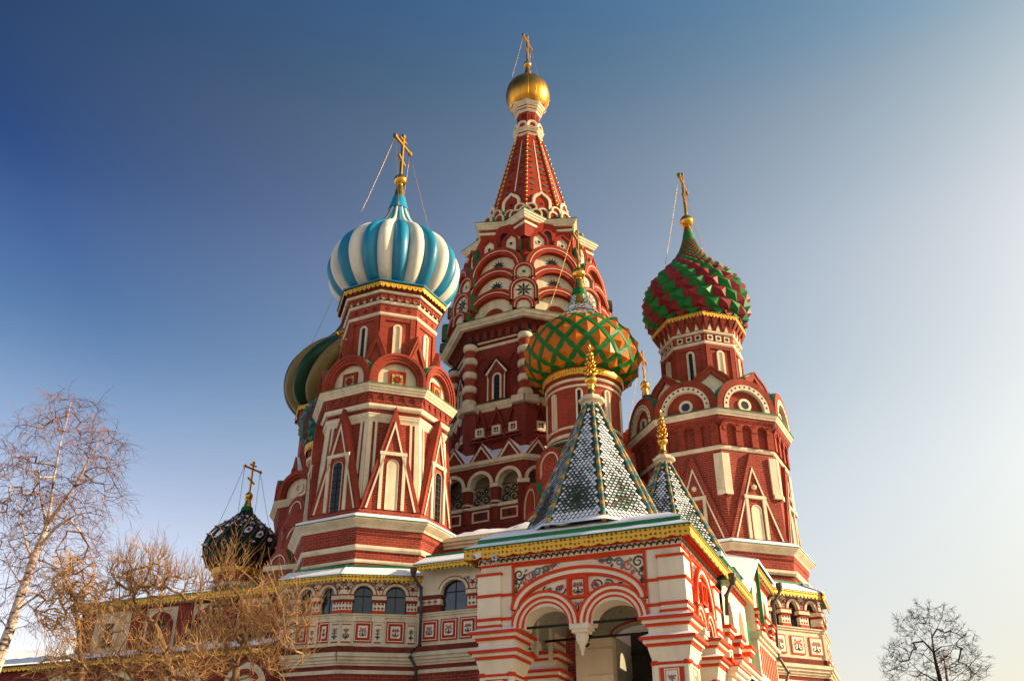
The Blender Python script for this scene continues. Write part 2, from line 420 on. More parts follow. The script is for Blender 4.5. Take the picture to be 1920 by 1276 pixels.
def slit_window(parent, fr, s, t0, w, h, fw=.11, glass='glass', frame='cream', d=.0, proud=.13, bars=0, kind='round', name='window'):
    """arched slit: a raised frame (the part) with its pane (sub-part)"""
    mb = MB(); o = arch(w / 2 + fw, h + fw, kind, 12, s, t0); i = arch(w / 2, h, kind, 12, s, t0)
    band3(mb, fr, o, i, d, d + proud, frame)
    fo = mb.build('window', parent)
    mb = MB(); mb.poly([fr.p(a, b, d + .025) for a, b in reversed(i)], 'dark_glass' if glass == 'glass' else glass)
    for q in range(bars):
        t = t0 + h * (q + .6) / (bars + .4)
        box(mb, fr, s - w / 2, s + w / 2, t - .018, t + .018, d + .03, d + .06, 'iron')
    if bars: box(mb, fr, s - .018, s + .018, t0, t0 + h * .93, d + .03, d + .06, 'iron')
    mb.build('blind_niche' if glass == 'cream' else 'pane', fo)
    return fo

def cross_on(parent, x, y, zball, rball, ztop, z_chain=None, r_chain=0, conez=None, cone_r=.3, key='gold', ang=67.0, cone_key='gold', span=None):
    """orthodox cross on a gilded ball, with stay chains"""
    H = ztop - zball
    mb = MB()
    if conez is not None:
        lathe(mb, x, y, catmull([(cone_r, conez), (cone_r * .72, conez + (zball - conez) * .45), (cone_r * .55, zball - rball * .9), (cone_r * .9, zball - rball * .8)], 4), 16, 0, cone_key, True)
    lathe(mb, x, y, [(max(.001, rball * sin(pi * i / 12)), zball - rball * cos(pi * i / 12)) for i in range(13)], 20, 0, key, True)
    lathe(mb, x, y, [(rball * .35, zball + rball * .85), (rball * .18, zball + rball * 1.5), (rball * .25, zball + rball * 1.7), (.05, zball + rball * 1.9)], 10, 0, key, True)
    ball = mb.build('finial', parent)
    f = vfr(x, y, ang - 90); mb = MB(); w = H * .019 + .010
    zb = zball + rball
    sp = span or H * .27
    box(mb, f, -w, w, zb, ztop, -w, w, key)
    zc = zball + H * .80
    box(mb, f, -sp, sp, zc - w, zc + w, -w * .9, w * .9, key)
    box(mb, f, -sp * .42, sp * .42, zball + H * .91 - w * .8, zball + H * .91 + w * .8, -w * .8, w * .8, key)
    g = f.sh(0, zball + H * .45).rot(radians(-24)); box(mb, g, -sp * .48, sp * .48, -w, w, -w * .8, w * .8, key)
    for s in (-sp, sp): box(mb, f, s - w * 1.5, s + w * 1.5, zc - w * 1.6, zc + w * 1.6, -w * 1.3, w * 1.3, key)
    box(mb, f, -w * 1.6, w * 1.6, ztop - w * 2, ztop + w, -w * 1.3, w * 1.3, key)
    cr = mb.build('cross', parent)
    if z_chain:
        mb = MB()
        for s in (-sp, sp):
            for e in (-1, 1):
                a = f.p(s, zc, 0); q = radians(ang) + (0 if s > 0 else pi) + e * .55
                b = (x + r_chain * cos(q), y + r_chain * sin(q), z_chain)
                pts = [tuple(a[c] + (b[c] - a[c]) * t - (sin(pi * t) * .12 if c == 2 else 0) for c in range(3)) for t in [i / 8 for i in range(9)]]
                tube(mb, pts, .015, 'chain', 4)
        mb.build('stay_chains', cr)
    return cr

# ------------------------------------------------------------------ domes
def dome_lobed(parent, x, y, prof, NG, keys, bulge=.06, twist=0.0, sub=6, a0=0.0, name='dome'):
    prof = catmull(prof, 6); mb = MB(); m = len(prof); st = 2 * pi / NG
    z0, z1 = prof[0][1], prof[-1][1]
    for g in range(NG):
        vs = []
        for r, z in prof:
            tw = twist * (z - z0) / (z1 - z0)
            for i in range(sub + 1):
                u = i / sub; a = a0 + (g + u) * st + tw
                rr = r * (1 - bulge * .5 + bulge * 1.3 * sin(pi * u) ** .8) if r > .02 else r
                vs.append((x + rr * cos(a), y + rr * sin(a), z))
        q = sub + 1
        mb.add(vs, [(j * q + i, j * q + i + 1, (j + 1) * q + i + 1, (j + 1) * q + i) for j in range(m - 1) for i in range(sub)], keys[g % len(keys)], True)
    return mb.build(name, parent)
def arclen(prof):
    s = [0.0]
    for a, b in zip(prof, prof[1:]): s.append(s[-1] + sqrt((a[0] - b[0]) ** 2 + (a[1] - b[1]) ** 2))
    return s
def at_arc(prof, S, s):
    for i in range(len(S) - 1):
        if s <= S[i + 1]:
            t = (s - S[i]) / max(1e-9, S[i + 1] - S[i]); a, b = prof[i], prof[i + 1]
            return (a[0] + (b[0] - a[0]) * t, a[1] + (b[1] - a[1]) * t)
    return prof[-1]
def dome_rows(prof, NC, ratio, smin=0.0):
    S = arclen(prof); rows = [0.0]; s = 0.0
    while s < S[-1] - .02 and len(rows) < 60:
        r, z = at_arc(prof, S, s); h = max(.06, r * 2 * pi / NC * ratio)
        r2, _ = at_arc(prof, S, min(S[-1], s + h)); h = max(.05, .5 * (h + r2 * 2 * pi / NC * ratio)); s += h; rows.append(min(s, S[-1]))
    return S, rows
def dome_point(x, y, prof, S, s, a, out=0.0):
    r, z = at_arc(prof, S, s); r1, z1 = at_arc(prof, S, min(S[-1], s + .05)); r0, z0 = at_arc(prof, S, max(0, s - .05))
    t = norm((r1 - r0, 0, z1 - z0)); nr, nz = t[2], -t[0]
    r = r + nr * out; z = z + nz * out
    return (x + r * cos(a), y + r * sin(a), z)
def dome_studs(parent, x, y, prof, NC, ratio, keyf, spike=.5, shift=.5, name='dome', a0=0.0, snow=None):
    """brick-bonded four-sided pyramids all over an onion"""
    prof = catmull(prof, 6); S, rows = dome_rows(prof, NC, ratio); mb = MB(); st = 2 * pi / NC
    for j in range(len(rows) - 1):
        s0, s1 = rows[j], rows[j + 1]
        for i in range(NC):
            a = a0 + (i + shift * j) * st; b = a + st
            q = [dome_point(x, y, prof, S, s0, a), dome_point(x, y, prof, S, s0, b), dome_point(x, y, prof, S, s1, b), dome_point(x, y, prof, S, s1, a)]
            rr = at_arc(prof, S, (s0 + s1) / 2)[0]
            ap = dome_point(x, y, prof, S, s0 + (s1 - s0) * .42, (a + b) / 2, rr * st * spike)
            k = keyf(i, j)
            for e in range(4):
                kk = k
                if snow and e == 2 and snow(i, j, s0 / S[-1]): kk = 'snow'
                mb.add([q[e], q[(e + 1) % 4], ap], [(0, 1, 2)], kk)
    return mb.build(name, parent)
def dome_lattice(parent, x, y, prof, NC, ratio, spike=.3, a0=0.0):
    prof = catmull(prof, 6); S, rows = dome_rows(prof, NC, ratio)
    mb = MB(); n = 64
    lathe(mb, x, y, prof, n, 0, 'dome_green', True)
    o = mb.build('dome', parent)
    st = 2 * pi / NC; pb = MB(); lat = MB(); top = len(rows)
    for j in range(1, len(rows) - 1):
        sa, sm, sb = rows[j - 1], rows[j], rows[j + 1]
        for i in range(NC):
            c = a0 + (i + .5 * (j % 2)) * st
            k = .75
            sm2 = sm
            P = [(sm2 + (sa - sm) * k, c), (sm2, c + st / 2 * k), (sm2 + (sb - sm) * k, c), (sm2, c - st / 2 * k)]
            rr = at_arc(prof, S, sm)[0]
            q = [dome_point(x, y, prof, S, s, a, .012) for s, a in P]
            hi = rr * st * spike
            ap = dome_point(x, y, prof, S, sm * .9 + sa * .1, c, hi)
            if sm / S[-1] < .72:
                for e in range(4): pb.add([q[e], q[(e + 1) % 4], ap], [(0, 1, 2)], 'snow' if e in (1, 2) and sm / S[-1] > .56 and (i + j) % 3 else 'dome_ochre')
            else:
                pb.add(q, [(0, 1, 2, 3)], 'snow' if (i * 7 + j * 3) % 3 else 'dome_ochre')
            # raised green bands: two strips to the next row
            for sg in (-1, 1):
                A = (sm, c + sg * st / 2); B = (sb, c)
                if sm / S[-1] > .985: continue
                wv = .125 * st; hgt = .07 * min(1, rr / 2)
                ds = (sb - sm) * .25
                v = [dome_point(x, y, prof, S, A[0], A[1] - wv, hgt), dome_point(x, y, prof, S, A[0], A[1] + wv, hgt), dome_point(x, y, prof, S, B[0], B[1] + wv, hgt), dome_point(x, y, prof, S, B[0], B[1] - wv, hgt)]
                w_ = [dome_point(x, y, prof, S, A[0], A[1] - wv, 0), dome_point(x, y, prof, S, A[0], A[1] + wv, 0), dome_point(x, y, prof, S, B[0], B[1] + wv, 0), dome_point(x, y, prof, S, B[0], B[1] - wv, 0)]
                kk = 'snow' if (.58 < sm / S[-1] < .86 and (i * 5 + j * 3) % 5 != 0) else 'dome_green'
                lat.add(v, [(0, 1, 2, 3)], kk); lat.add(v + w_, [(1, 5, 6, 2), (0, 3, 7, 4)], 'dome_green')
    pb.build('pyramid_studs', o); lat.build('lattice', o)
    return o

# ------------------------------------------------------------------ ground
gm = MB()
gm.quad((-3000, -600, -1.6), (3000, -600, -1.6), (3000, 5000, -1.6), (-3000, 5000, -1.6), 'snow_ground')
tag(gm.build('snowy_ground'), kind='structure')

def disc(mb, fr, s, t, r, d, key, n=14, rx=1.0):
    mb.poly([fr.p(s + r * rx * cos(2 * pi * i / n), t + r * sin(2 * pi * i / n), d) for i in range(n)], key)
def annulus(mb, fr, s, t, r0, r1, d0, d1, key, n=20):
    o = [(s + r1 * cos(-2 * pi * i / n), t + r1 * sin(-2 * pi * i / n)) for i in range(n + 1)]
    i_ = [(s + r0 * cos(-2 * pi * i / n), t + r0 * sin(-2 * pi * i / n)) for i in range(n + 1)]
    band3(mb, fr, o, i_, d0, d1, key)
def star_orn(mb, fr, s, t, r, d, key, npt=8, a0=0.0, half=False):
    for i in range(npt):
        a = a0 + (pi if half else 2 * pi) * i / (npt - (1 if half else 0))
        c, k = cos(a), sin(a)
        P = [(r * .12, 0), (r * .45, r * .13), (r, 0), (r * .45, -r * .13)]
        mb.poly([fr.p(s + x * c - y * k, t + x * k + y * c, d) for x, y in reversed(P)], key)
    disc(mb, fr, s, t, r * .2, d + .02, 'dome_olive')

# ================================================================== blue and white domed tower
def blue_tower():
    oc = Oct(-7.17, 49.91)
    T = thing('domed_tower', 'red brick octagonal tower under the big blue and white striped onion dome', 'church tower', (oc.x, oc.y, -1.6), 'onion domed towers of the cathedral')
    mb = MB()
    oc.ring(mb, [(4.2, -1.6), (4.12, 12.2), (4.10, 12.7), (4.08, 13.5), (4.16, 13.7), (4.18, 14.1), (4.26, 14.2), (4.30, 14.55)], 'brick')
    oc.ring(mb, [(4.1, 14.8), (4.1, 15.25), (4.02, 15.5), (3.74, 15.53), (3.44, 20.4), (3.44, 20.9), (3.54, 21.3), (3.66, 21.5), (3.70, 21.75), (3.86, 21.97), (3.6, 22.4), (2.8, 22.5)], 'brick')
    wall = mb.build('wall', T)
    mb = MB()
    oc.ring(mb, [(4.0, 14.44), (4.36, 14.46), (4.42, 14.56), (4.60, 14.70), (4.72, 14.80), (4.73, 14.86), (4.0, 14.90)], 'cream')
    mb.build('cornice', T)
    mb = MB(); oc.ring(mb, [(4.76, 14.86), (4.76, 14.90), (4.10, 15.22)], 'roof_green'); oc.ring(mb, [(4.74, 14.905), (4.72, 15.00), (4.45, 15.14), (4.28, 15.16), (4.26, 15.05)], 'snow')
    mb.build('skirt_roof', T)
    for z, h, r in ((13.65, .26, 4.10), (12.95, .17, 4.10)): sill_ring(oc, T, 'string_course', z - h, z, r, .15 if h > .2 else .07)
    # capital moulding, band and main cornice
    cornice(oc, T, 'cornice', 20.42, 20.86, 3.44, 3.62, steps=2)
    sill_ring(oc, T, 'string_course', 21.12, 21.38, 3.55, .17)
    cornice(oc, T, 'cornice', 21.95, 22.36, 3.86, 4.14, steps=3)
    mb = MB(); oc.ring(mb, [(4.17, 22.36), (4.17, 22.40), (3.9, 22.43)], 'roof_green'); mb.build('roof_edge', T)
    # V shaped brick brackets under the main cornice
    for k in VIS:
        f = oc.face(k, 3.66); mb = MB()
        for i in range(5):
            s = -1.12 + .56 * i
            mb.add([f.p(s - .24, 21.9, .16), f.p(s + .24, 21.9, .16), f.p(s, 21.52, .02), f.p(s, 21.9, -.05)], [(0, 2, 1), (0, 1, 3)], 'brick_fine')
        mb.build('brackets', T)
    for k in VIS:
        f = oc.face(k, 4.04)
        # tall triangular gable with white edging
        mb = MB(); g = f.sh(0, 15.53)
        kok(mb, g, 1.51, 5.66, [(0, 0, 'brick_fine'), (.22, .05, 'cream'), (.31, 0.0, 'brick'), (.33, -.05, 'brick')], .75, 'gable', 'brick_fine')
        ga = mb.build('gable', T)
        mb = MB()
        for s in (-.66, .50): box(mb, f, s, s + .16, 15.55, 18.42, -.05, .05, 'cream')
        box(mb, f, -.70, .70, 18.42, 18.6, -.05, .07, 'cream')
        mb.build('window_surround', ga)
        slit_window(ga, f, 0, 15.56, .58, 2.62, .02, 'cream' if k in (0, 2) else 'glass', 'cream', -.05, .06, 7 if k not in (0, 2) else 0)
        # white pilaster strips left and right of the gable
        mb = MB(); w = oc.w(3.50) / 2; h = oc.slope(k, 3.75, 15.6, 3.455, 20.42)
        for a, b in ((-w + .0, -w + .22), (-w + .36, -w + .48), (w - .22, w), (w - .48, w - .36)):
            mb.add([h.p(a * 1.06, .0, .05), h.p(b * 1.05, 0, .05), h.p(b, 4.83, .07), h.p(a, 4.83, .07)], [(0, 1, 2, 3)], 'cream')
            mb.add([h.p(a * 1.06, .0, -.1), h.p(a * 1.06, 0, .05), h.p(a, 4.83, .07), h.p(a, 4.83, -.1)], [(0, 1, 2, 3)], 'cream')
            mb.add([h.p(b * 1.05, .0, .05), h.p(b * 1.05, 0, -.1), h.p(b, 4.83, -.1), h.p(b, 4.83, .07)], [(0, 1, 2, 3)], 'cream')
        mb.build('pilaster', T)
        # round kokoshnik with a painted tile
        mb = MB(); g = oc.face(k, 4.02, 22.42)
        kok(mb, g, 1.53, 1.92, [(0, 0, 'brick_fine'), (.16, -.06, 'brick_fine'), (.30, -.12, 'brick_fine'), (.47, -.42, 'cream')], 1.6, 'round', 'roof_green')
        ko = mb.build('kokoshnik', T)
        mb = MB(); box(mb, g, -.46, .46, -.02, .98, -.42, -.32, 'red'); box(mb, g, -.29, .29, .16, .76, -.33, -.29, 'tile_yellow')
        annulus(mb, g, 0, .46, .11, .2, -.29, -.27, 'darkred'); disc(mb, g, 0, .46, .10, -.275, 'red')
        for i in range(8): disc(mb, g, .25 * cos(i * pi / 4 + .4), .46 + .25 * sin(i * pi / 4 + .4), .045, -.28, 'tile_green', 8)
        mb.build('ceramic_tile', ko)
    mb = MB(); oc.ring(mb, [(3.55, 23.05), (3.2, 23.55), (2.6, 23.9)], 'snow'); mb.build('snow', T)
    # drum
    mb = MB()
    oc.ring(mb, [(2.66, 22.4), (2.66, 27.22), (2.72, 27.3), (2.72, 28.0), (2.76, 28.2), (2.90, 28.5), (2.98, 28.75), (3.05, 29.0), (3.1, 29.15), (2.9, 29.3), (1, 29.3)], 'brick_fine')
    drum = mb.build('drum', T)
    sill_ring(oc, drum, 'string_course', 27.22, 27.42, 2.68, .12)
    sill_ring(oc, drum, 'string_course', 27.97, 28.16, 2.72, .12)
    sill_ring(oc, drum, 'string_course', 28.56, 28.71, 2.94, .12)
    for k in VIS:
        f = oc.face(k, 2.66); w = oc.w(2.66) / 2
        mb = MB(); box(mb, f, -w * .99, -w + .3, 22.5, 27.22, -.05, .09, 'brick_fine'); box(mb, f, w - .3, w * .99, 22.5, 27.22, -.05, .09, 'brick_fine')
        box(mb, f, -w + .3, w - .3, 26.95, 27.22, -.05, .07, 'brick_fine'); mb.build('panel_frame', drum)
        slit_window(drum, f, 0, 23.9, .26, 2.72, .12, 'glass' if k == -1 else 'cream', 'cream', 0, .1)
        g = oc.face(k, 2.72); mb = MB()
        for s in (-.62, 0, .62):
            mb.poly([g.p(s - .17, 27.69, .012), g.p(s, 27.53, .012), g.p(s + .17, 27.69, .012), g.p(s, 27.85, .012)], 'darkred')
        g = oc.face(k, 2.90)
        for i in range(5):
            s = -.92 + .46 * i; o = arch(.2, .3, 'round', 8, s, 28.17); ii = arch(.11, .2, 'round', 8, s, 28.17)
            band3(mb, g, o, ii, -.12, .05, 'brick_fine'); mb.poly([g.p(a, b, -.03) for a, b in reversed(ii)], 'cream')
        mb.build('frieze', drum)
        mb = MB(); c = oc.corner(k, 3.02, 23.3)
        kok(mb, c, 1.02, 2.75, [(0, 0, 'brick_fine'), (.14, .05, 'brick_fine'), (.26, -.06, 'brick_fine')], .9, 'gable', 'brick_fine')
        mb.build('kokoshnik', T)
    mb = MB(); oc.ring(mb, [(2.9, 29.0), (3.30, 29.12), (3.32, 29.22), (3.2, 29.3), (2.0, 29.42)], 'iron'); oc.ring(mb, [(3.33, 29.2), (3.34, 29.26), (2.2, 29.5)], 'blue')
    mb.build('eave', T)
    octo_valance(oc, T, 3.27, 29.19, .42, .30)
    d = dome_lobed(T, oc.x, oc.y, [(2.427, 29.35), (3.01, 29.75), (3.474, 30.4), (3.724, 31.2), (3.706, 32.0), (3.428, 32.8), (2.872, 33.5), (2.177, 34.08), (1.528, 34.6), (1.066, 35.15), (0.778, 35.7), (0.592, 36.25), (0.482, 36.75), (0.389, 37.1), (0.334, 37.3)], 24, ['white_dome', 'blue'], .085, a0=radians(-92 - 7.5))
    mb = MB(); lathe(mb, oc.x, oc.y, catmull([(.66, 36.3), (.56, 36.65), (.47, 37.0), (.40, 37.32)], 4), 16, 0, 'blue', True); mb.build('dome_cap', d)
    cross_on(d, oc.x, oc.y, 38.72, .42, 42.35, 34.6, 2.7, 37.28, .36)
    return T
blue_tower()

# ================================================================== red and green domed tower
def green_tower():
    oc = Oct(11.75, 53.55)
    T = thing('domed_tower', 'red brick octagonal tower under the onion dome of red and green pyramids', 'church tower', (oc.x, oc.y, -1.6), 'onion domed towers of the cathedral')
    mb = MB()
    oc.ring(mb, [(4.6, -1.6), (4.58, 12.4), (4.52, 12.9), (4.5, 13.4), (4.56, 13.6), (4.58, 13.95), (4.66, 14.05), (4.70, 14.35)], 'brick')
    oc.ring(mb, [(4.5, 14.5), (4.5, 14.85), (4.42, 15.0), (4.36, 15.02), (4.25, 19.9), (4.22, 20.3), (4.26, 21.4), (4.60, 21.7), (4.70, 21.94), (4.3, 22.3), (2.6, 22.5)], 'brick')
    mb.build('wall', T)
    mb = MB(); oc.ring(mb, [(4.4, 14.22), (4.68, 14.25), (4.74, 14.34), (4.92, 14.47), (5.04, 14.56), (5.05, 14.62), (4.4, 14.64)], 'cream'); mb.build('cornice', T)
    mb = MB(); oc.ring(mb, [(5.08, 14.62), (5.08, 14.66), (4.5, 14.84)], 'roof_green'); oc.ring(mb, [(5.06, 14.665), (5.03, 14.76), (4.72, 14.92), (4.6, 14.9)], 'snow'); mb.build('skirt_roof', T)
    sill_ring(oc, T, 'string_course', 13.2, 13.47, 4.52, .19); sill_ring(oc, T, 'string_course', 12.3, 12.5, 4.52, .12)
    sill_ring(oc, T, 'string_course', 20.0, 20.24, 4.23, .13)
    cornice(oc, T, 'cornice', 21.9, 22.2, 4.68, 4.88, steps=2)
    mb = MB(); oc.ring(mb, [(4.92, 22.2), (4.93, 22.25), (4.5, 22.32)], 'roof_green'); mb.build('roof_edge', T)
    for k in VIS:
        f = oc.face(k, 4.50); hw = oc.w(4.50) / 2
        mb = MB(); g = f.sh(0, 15.02)
        kok(mb, g, hw * .98, 4.85, [(0, 0, 'brick'), (.26, .04, 'cream'), (.34, 0.0, 'brick'), (.36, -.05, 'brick')], .55, 'gable', 'brick_fine')
        ga = mb.build('gable', T)
        mb = MB(); o = -.17
        for s in (-.62, .42): box(mb, f, s, s + .17, 15.04, 17.24, -.05, .06, 'cream')
        box(mb, f, -.66, .63, 17.24, 17.42, -.05, .08, 'cream')
        lathe(mb, f.p(0, 0, 0)[0], f.p(0, 0, 0)[1], [(.001, 17.75), (.13, 17.8), (.15, 17.95), (.001, 18.08)], 10, 0, 'cream', True)
        mb.build('window_surround', ga)
        slit_window(ga, f, 0, 15.04, .54, 1.85, .04, 'glass' if k == -1 else 'cream', 'brick' if k == -1 else 'cream', -.05, .06, 6 if k == -1 else 0)
        # arcade of three niches below the cornice
        mb = MB(); q = oc.face(k, 4.26); w = oc.w(4.26) / 2
        for i in range(4):
            s = -w + .18 + (2 * w - .36) * i / 3
            box(mb, q, s - .2, s + .2, 20.24, 21.25, -.1, .20, 'brick_fine')
            mb.add([q.p(s - .2, 21.25, .20), q.p(s + .2, 21.25, .20), q.p(s, 21.25, -.05), q.p(s, 21.62, .34)], [(0, 1, 3), (0, 3, 2), (1, 2, 3)], 'brick_fine')
        for i in range(3):
            s = -w + .18 + (2 * w - .36) * (i + .5) / 3; a = (2 * w - .36) / 6
            o = arch(a, .78, 'round', 10, s, 21.1); ii = arch(a - .18, .42, 'round', 10, s, 21.1)
            o = [(x, min(t, 21.85)) for x, t in o]
            band3(mb, q, o, ii, -.05, .24, 'brick_fine')
            box(mb, q, s - a, s + a, 21.62, 21.93, .0, .27, 'brick_fine')
        mb.build('niche_arcade', T)
        # large kokoshnik: brick, white dotted ring, brick, oculus
        mb = MB(); g = oc.face(k, 4.80, 22.26)
        kok(mb, g, 1.82, 1.98, [(0, 0, 'brick_fine'), (.40, .03, 'cream'), (.70, -.22, 'brick_fine'), (.74, -.24, 'brick_fine')], 1.7, 'round', 'roof_green', 20)
        ko = mb.build('kokoshnik', T)
        mb = MB()
        for i in range(13):
            a = pi * (i + .5) / 13; disc(mb, g, 1.27 * cos(a), .18 + 1.27 * sin(a), .065, .036, 'interior_dark', 8)
        annulus(mb, g, 0, .42, .25, .40, -.26, -.14, 'cream'); disc(mb, g, 0, .42, .25, -.2, 'glass')
        mb.build('oculus', ko)
        mb = MB(); c = oc.corner(k, 3.75, 23.65)
        kok(mb, c, 1.2, 1.75, [(0, 0, 'brick_fine'), (.12, -.05, 'brick_fine'), (.42, -.25, 'cream')], 1.2, 'keel', 'roof_green')
        mb.build('kokoshnik', T)
    for k in VIS + (3,):                    # white quoin blocks on the corners
        mb = MB()
        for r0, r1, z0, z1 in ((4.30, 4.27, 17.65, 19.75), (4.38, 4.38, 17.40, 17.65)):
            for kk, e in ((k - 1, 1), (k, -1)):
                f = oc.face(kk, r0); w = oc.w(r0 + .1) / 2
                a, b = (w - .46, w + .02) if e > 0 else (-w - .02, -w + .46)
                box(mb, f, a, b, z0, z1, -.2, .10, 'cream')
        mb.build('quoin', T)
    mb = MB(); oc.ring(mb, [(4.4, 23.2), (3.9, 23.7), (3.2, 24.1), (2.4, 24.3)], 'snow'); mb.build('snow', T)
    mb = MB()
    oc.ring(mb, [(2.44, 22.4), (2.44, 27.4), (2.46, 27.6), (2.46, 28.3), (2.50, 28.5), (2.66, 29.0), (2.84, 29.3), (2.86, 29.45), (1, 29.5)], 'brick_fine')
    drum = mb.build('drum', T)
    sill_ring(oc, drum, 'string_course', 27.47, 27.68, 2.44, .12); sill_ring(oc, drum, 'string_course', 28.22, 28.38, 2.46, .14)
    for k in VIS:
        f = oc.face(k, 2.44); w = oc.w(2.44) / 2
        mb = MB(); box(mb, f, -w * .99, -w + .26, 22.5, 27.47, -.05, .08, 'brick_fine'); box(mb, f, w - .26, w * .99, 22.5, 27.47, -.05, .08, 'brick_fine'); box(mb, f, -w + .26, w - .26, 27.2, 27.47, -.05, .07, 'brick_fine')
        mb.build('panel_frame', drum)
        slit_window(drum, f, 0, 24.0, .24, 3.0, .13, 'glass' if k == -1 else 'cream', 'cream', 0, .1, 5 if k == -1 else 0)
        g = oc.face(k, 2.48); mb = MB()
        for s in (-.56, 0, .56):
            box(mb, g, s - .18, s + .18, 27.77, 28.13, -.05, .03, 'cream'); disc(mb, g, s, 27.95, .12, .035, 'interior_dark', 12)
            h = oc.slope(k, 2.50, 28.38, 2.68, 29.05)
            mb.poly([h.p(s - .14, .06, .035), h.p(s + .14, .06, .035), h.p(s, .46, .035)], 'cream')
        h = oc.slope(k, 2.52, 28.5, 2.84, 29.3)
        for i in range(4):
            s = -.84 + .56 * i
            mb.add([h.p(s - .26, .82, .1), h.p(s + .26, .82, .1), h.p(s, .12, .04), h.p(s, .82, -.02)], [(0, 2, 1), (0, 1, 3)], 'brick_fine')
        mb.build('frieze', drum)
    mb = MB(); oc.ring(mb, [(2.7, 29.35), (2.95, 29.45), (2.97, 29.5), (2.2, 29.62)], 'iron'); mb.build('eave', T)
    octo_valance(oc, T, 2.93, 29.5, .34, .22)
    d = dome_studs(T, oc.x, oc.y, [(2.345, 29.5), (2.767, 29.8), (3.095, 30.4), (3.208, 31.1), (3.151, 31.85), (2.907, 32.55), (2.485, 33.2), (1.989, 33.8), (1.482, 34.4), (1.051, 35.0), (0.722, 35.6), (0.506, 36.2), (0.394, 36.6)], 22, .80, lambda i, j: 'dome_green' if i % 2 else 'dome_red', .30, -.5, snow=lambda i, j, t: .35 < t < .75 and (i * 13 + j * 7) % 5 < 2)
    mb = MB(); lathe(mb, oc.x, oc.y, catmull([(.66, 35.75), (.5, 36.2), (.4, 36.7), (.33, 37.1)], 4), 16, 0, 'dome_green', True); mb.build('dome_cap', d)
    cross_on(d, oc.x, oc.y, 38.1, .45, 42.0, 33.8, 2.4, 37.05, .33)
green_tower()

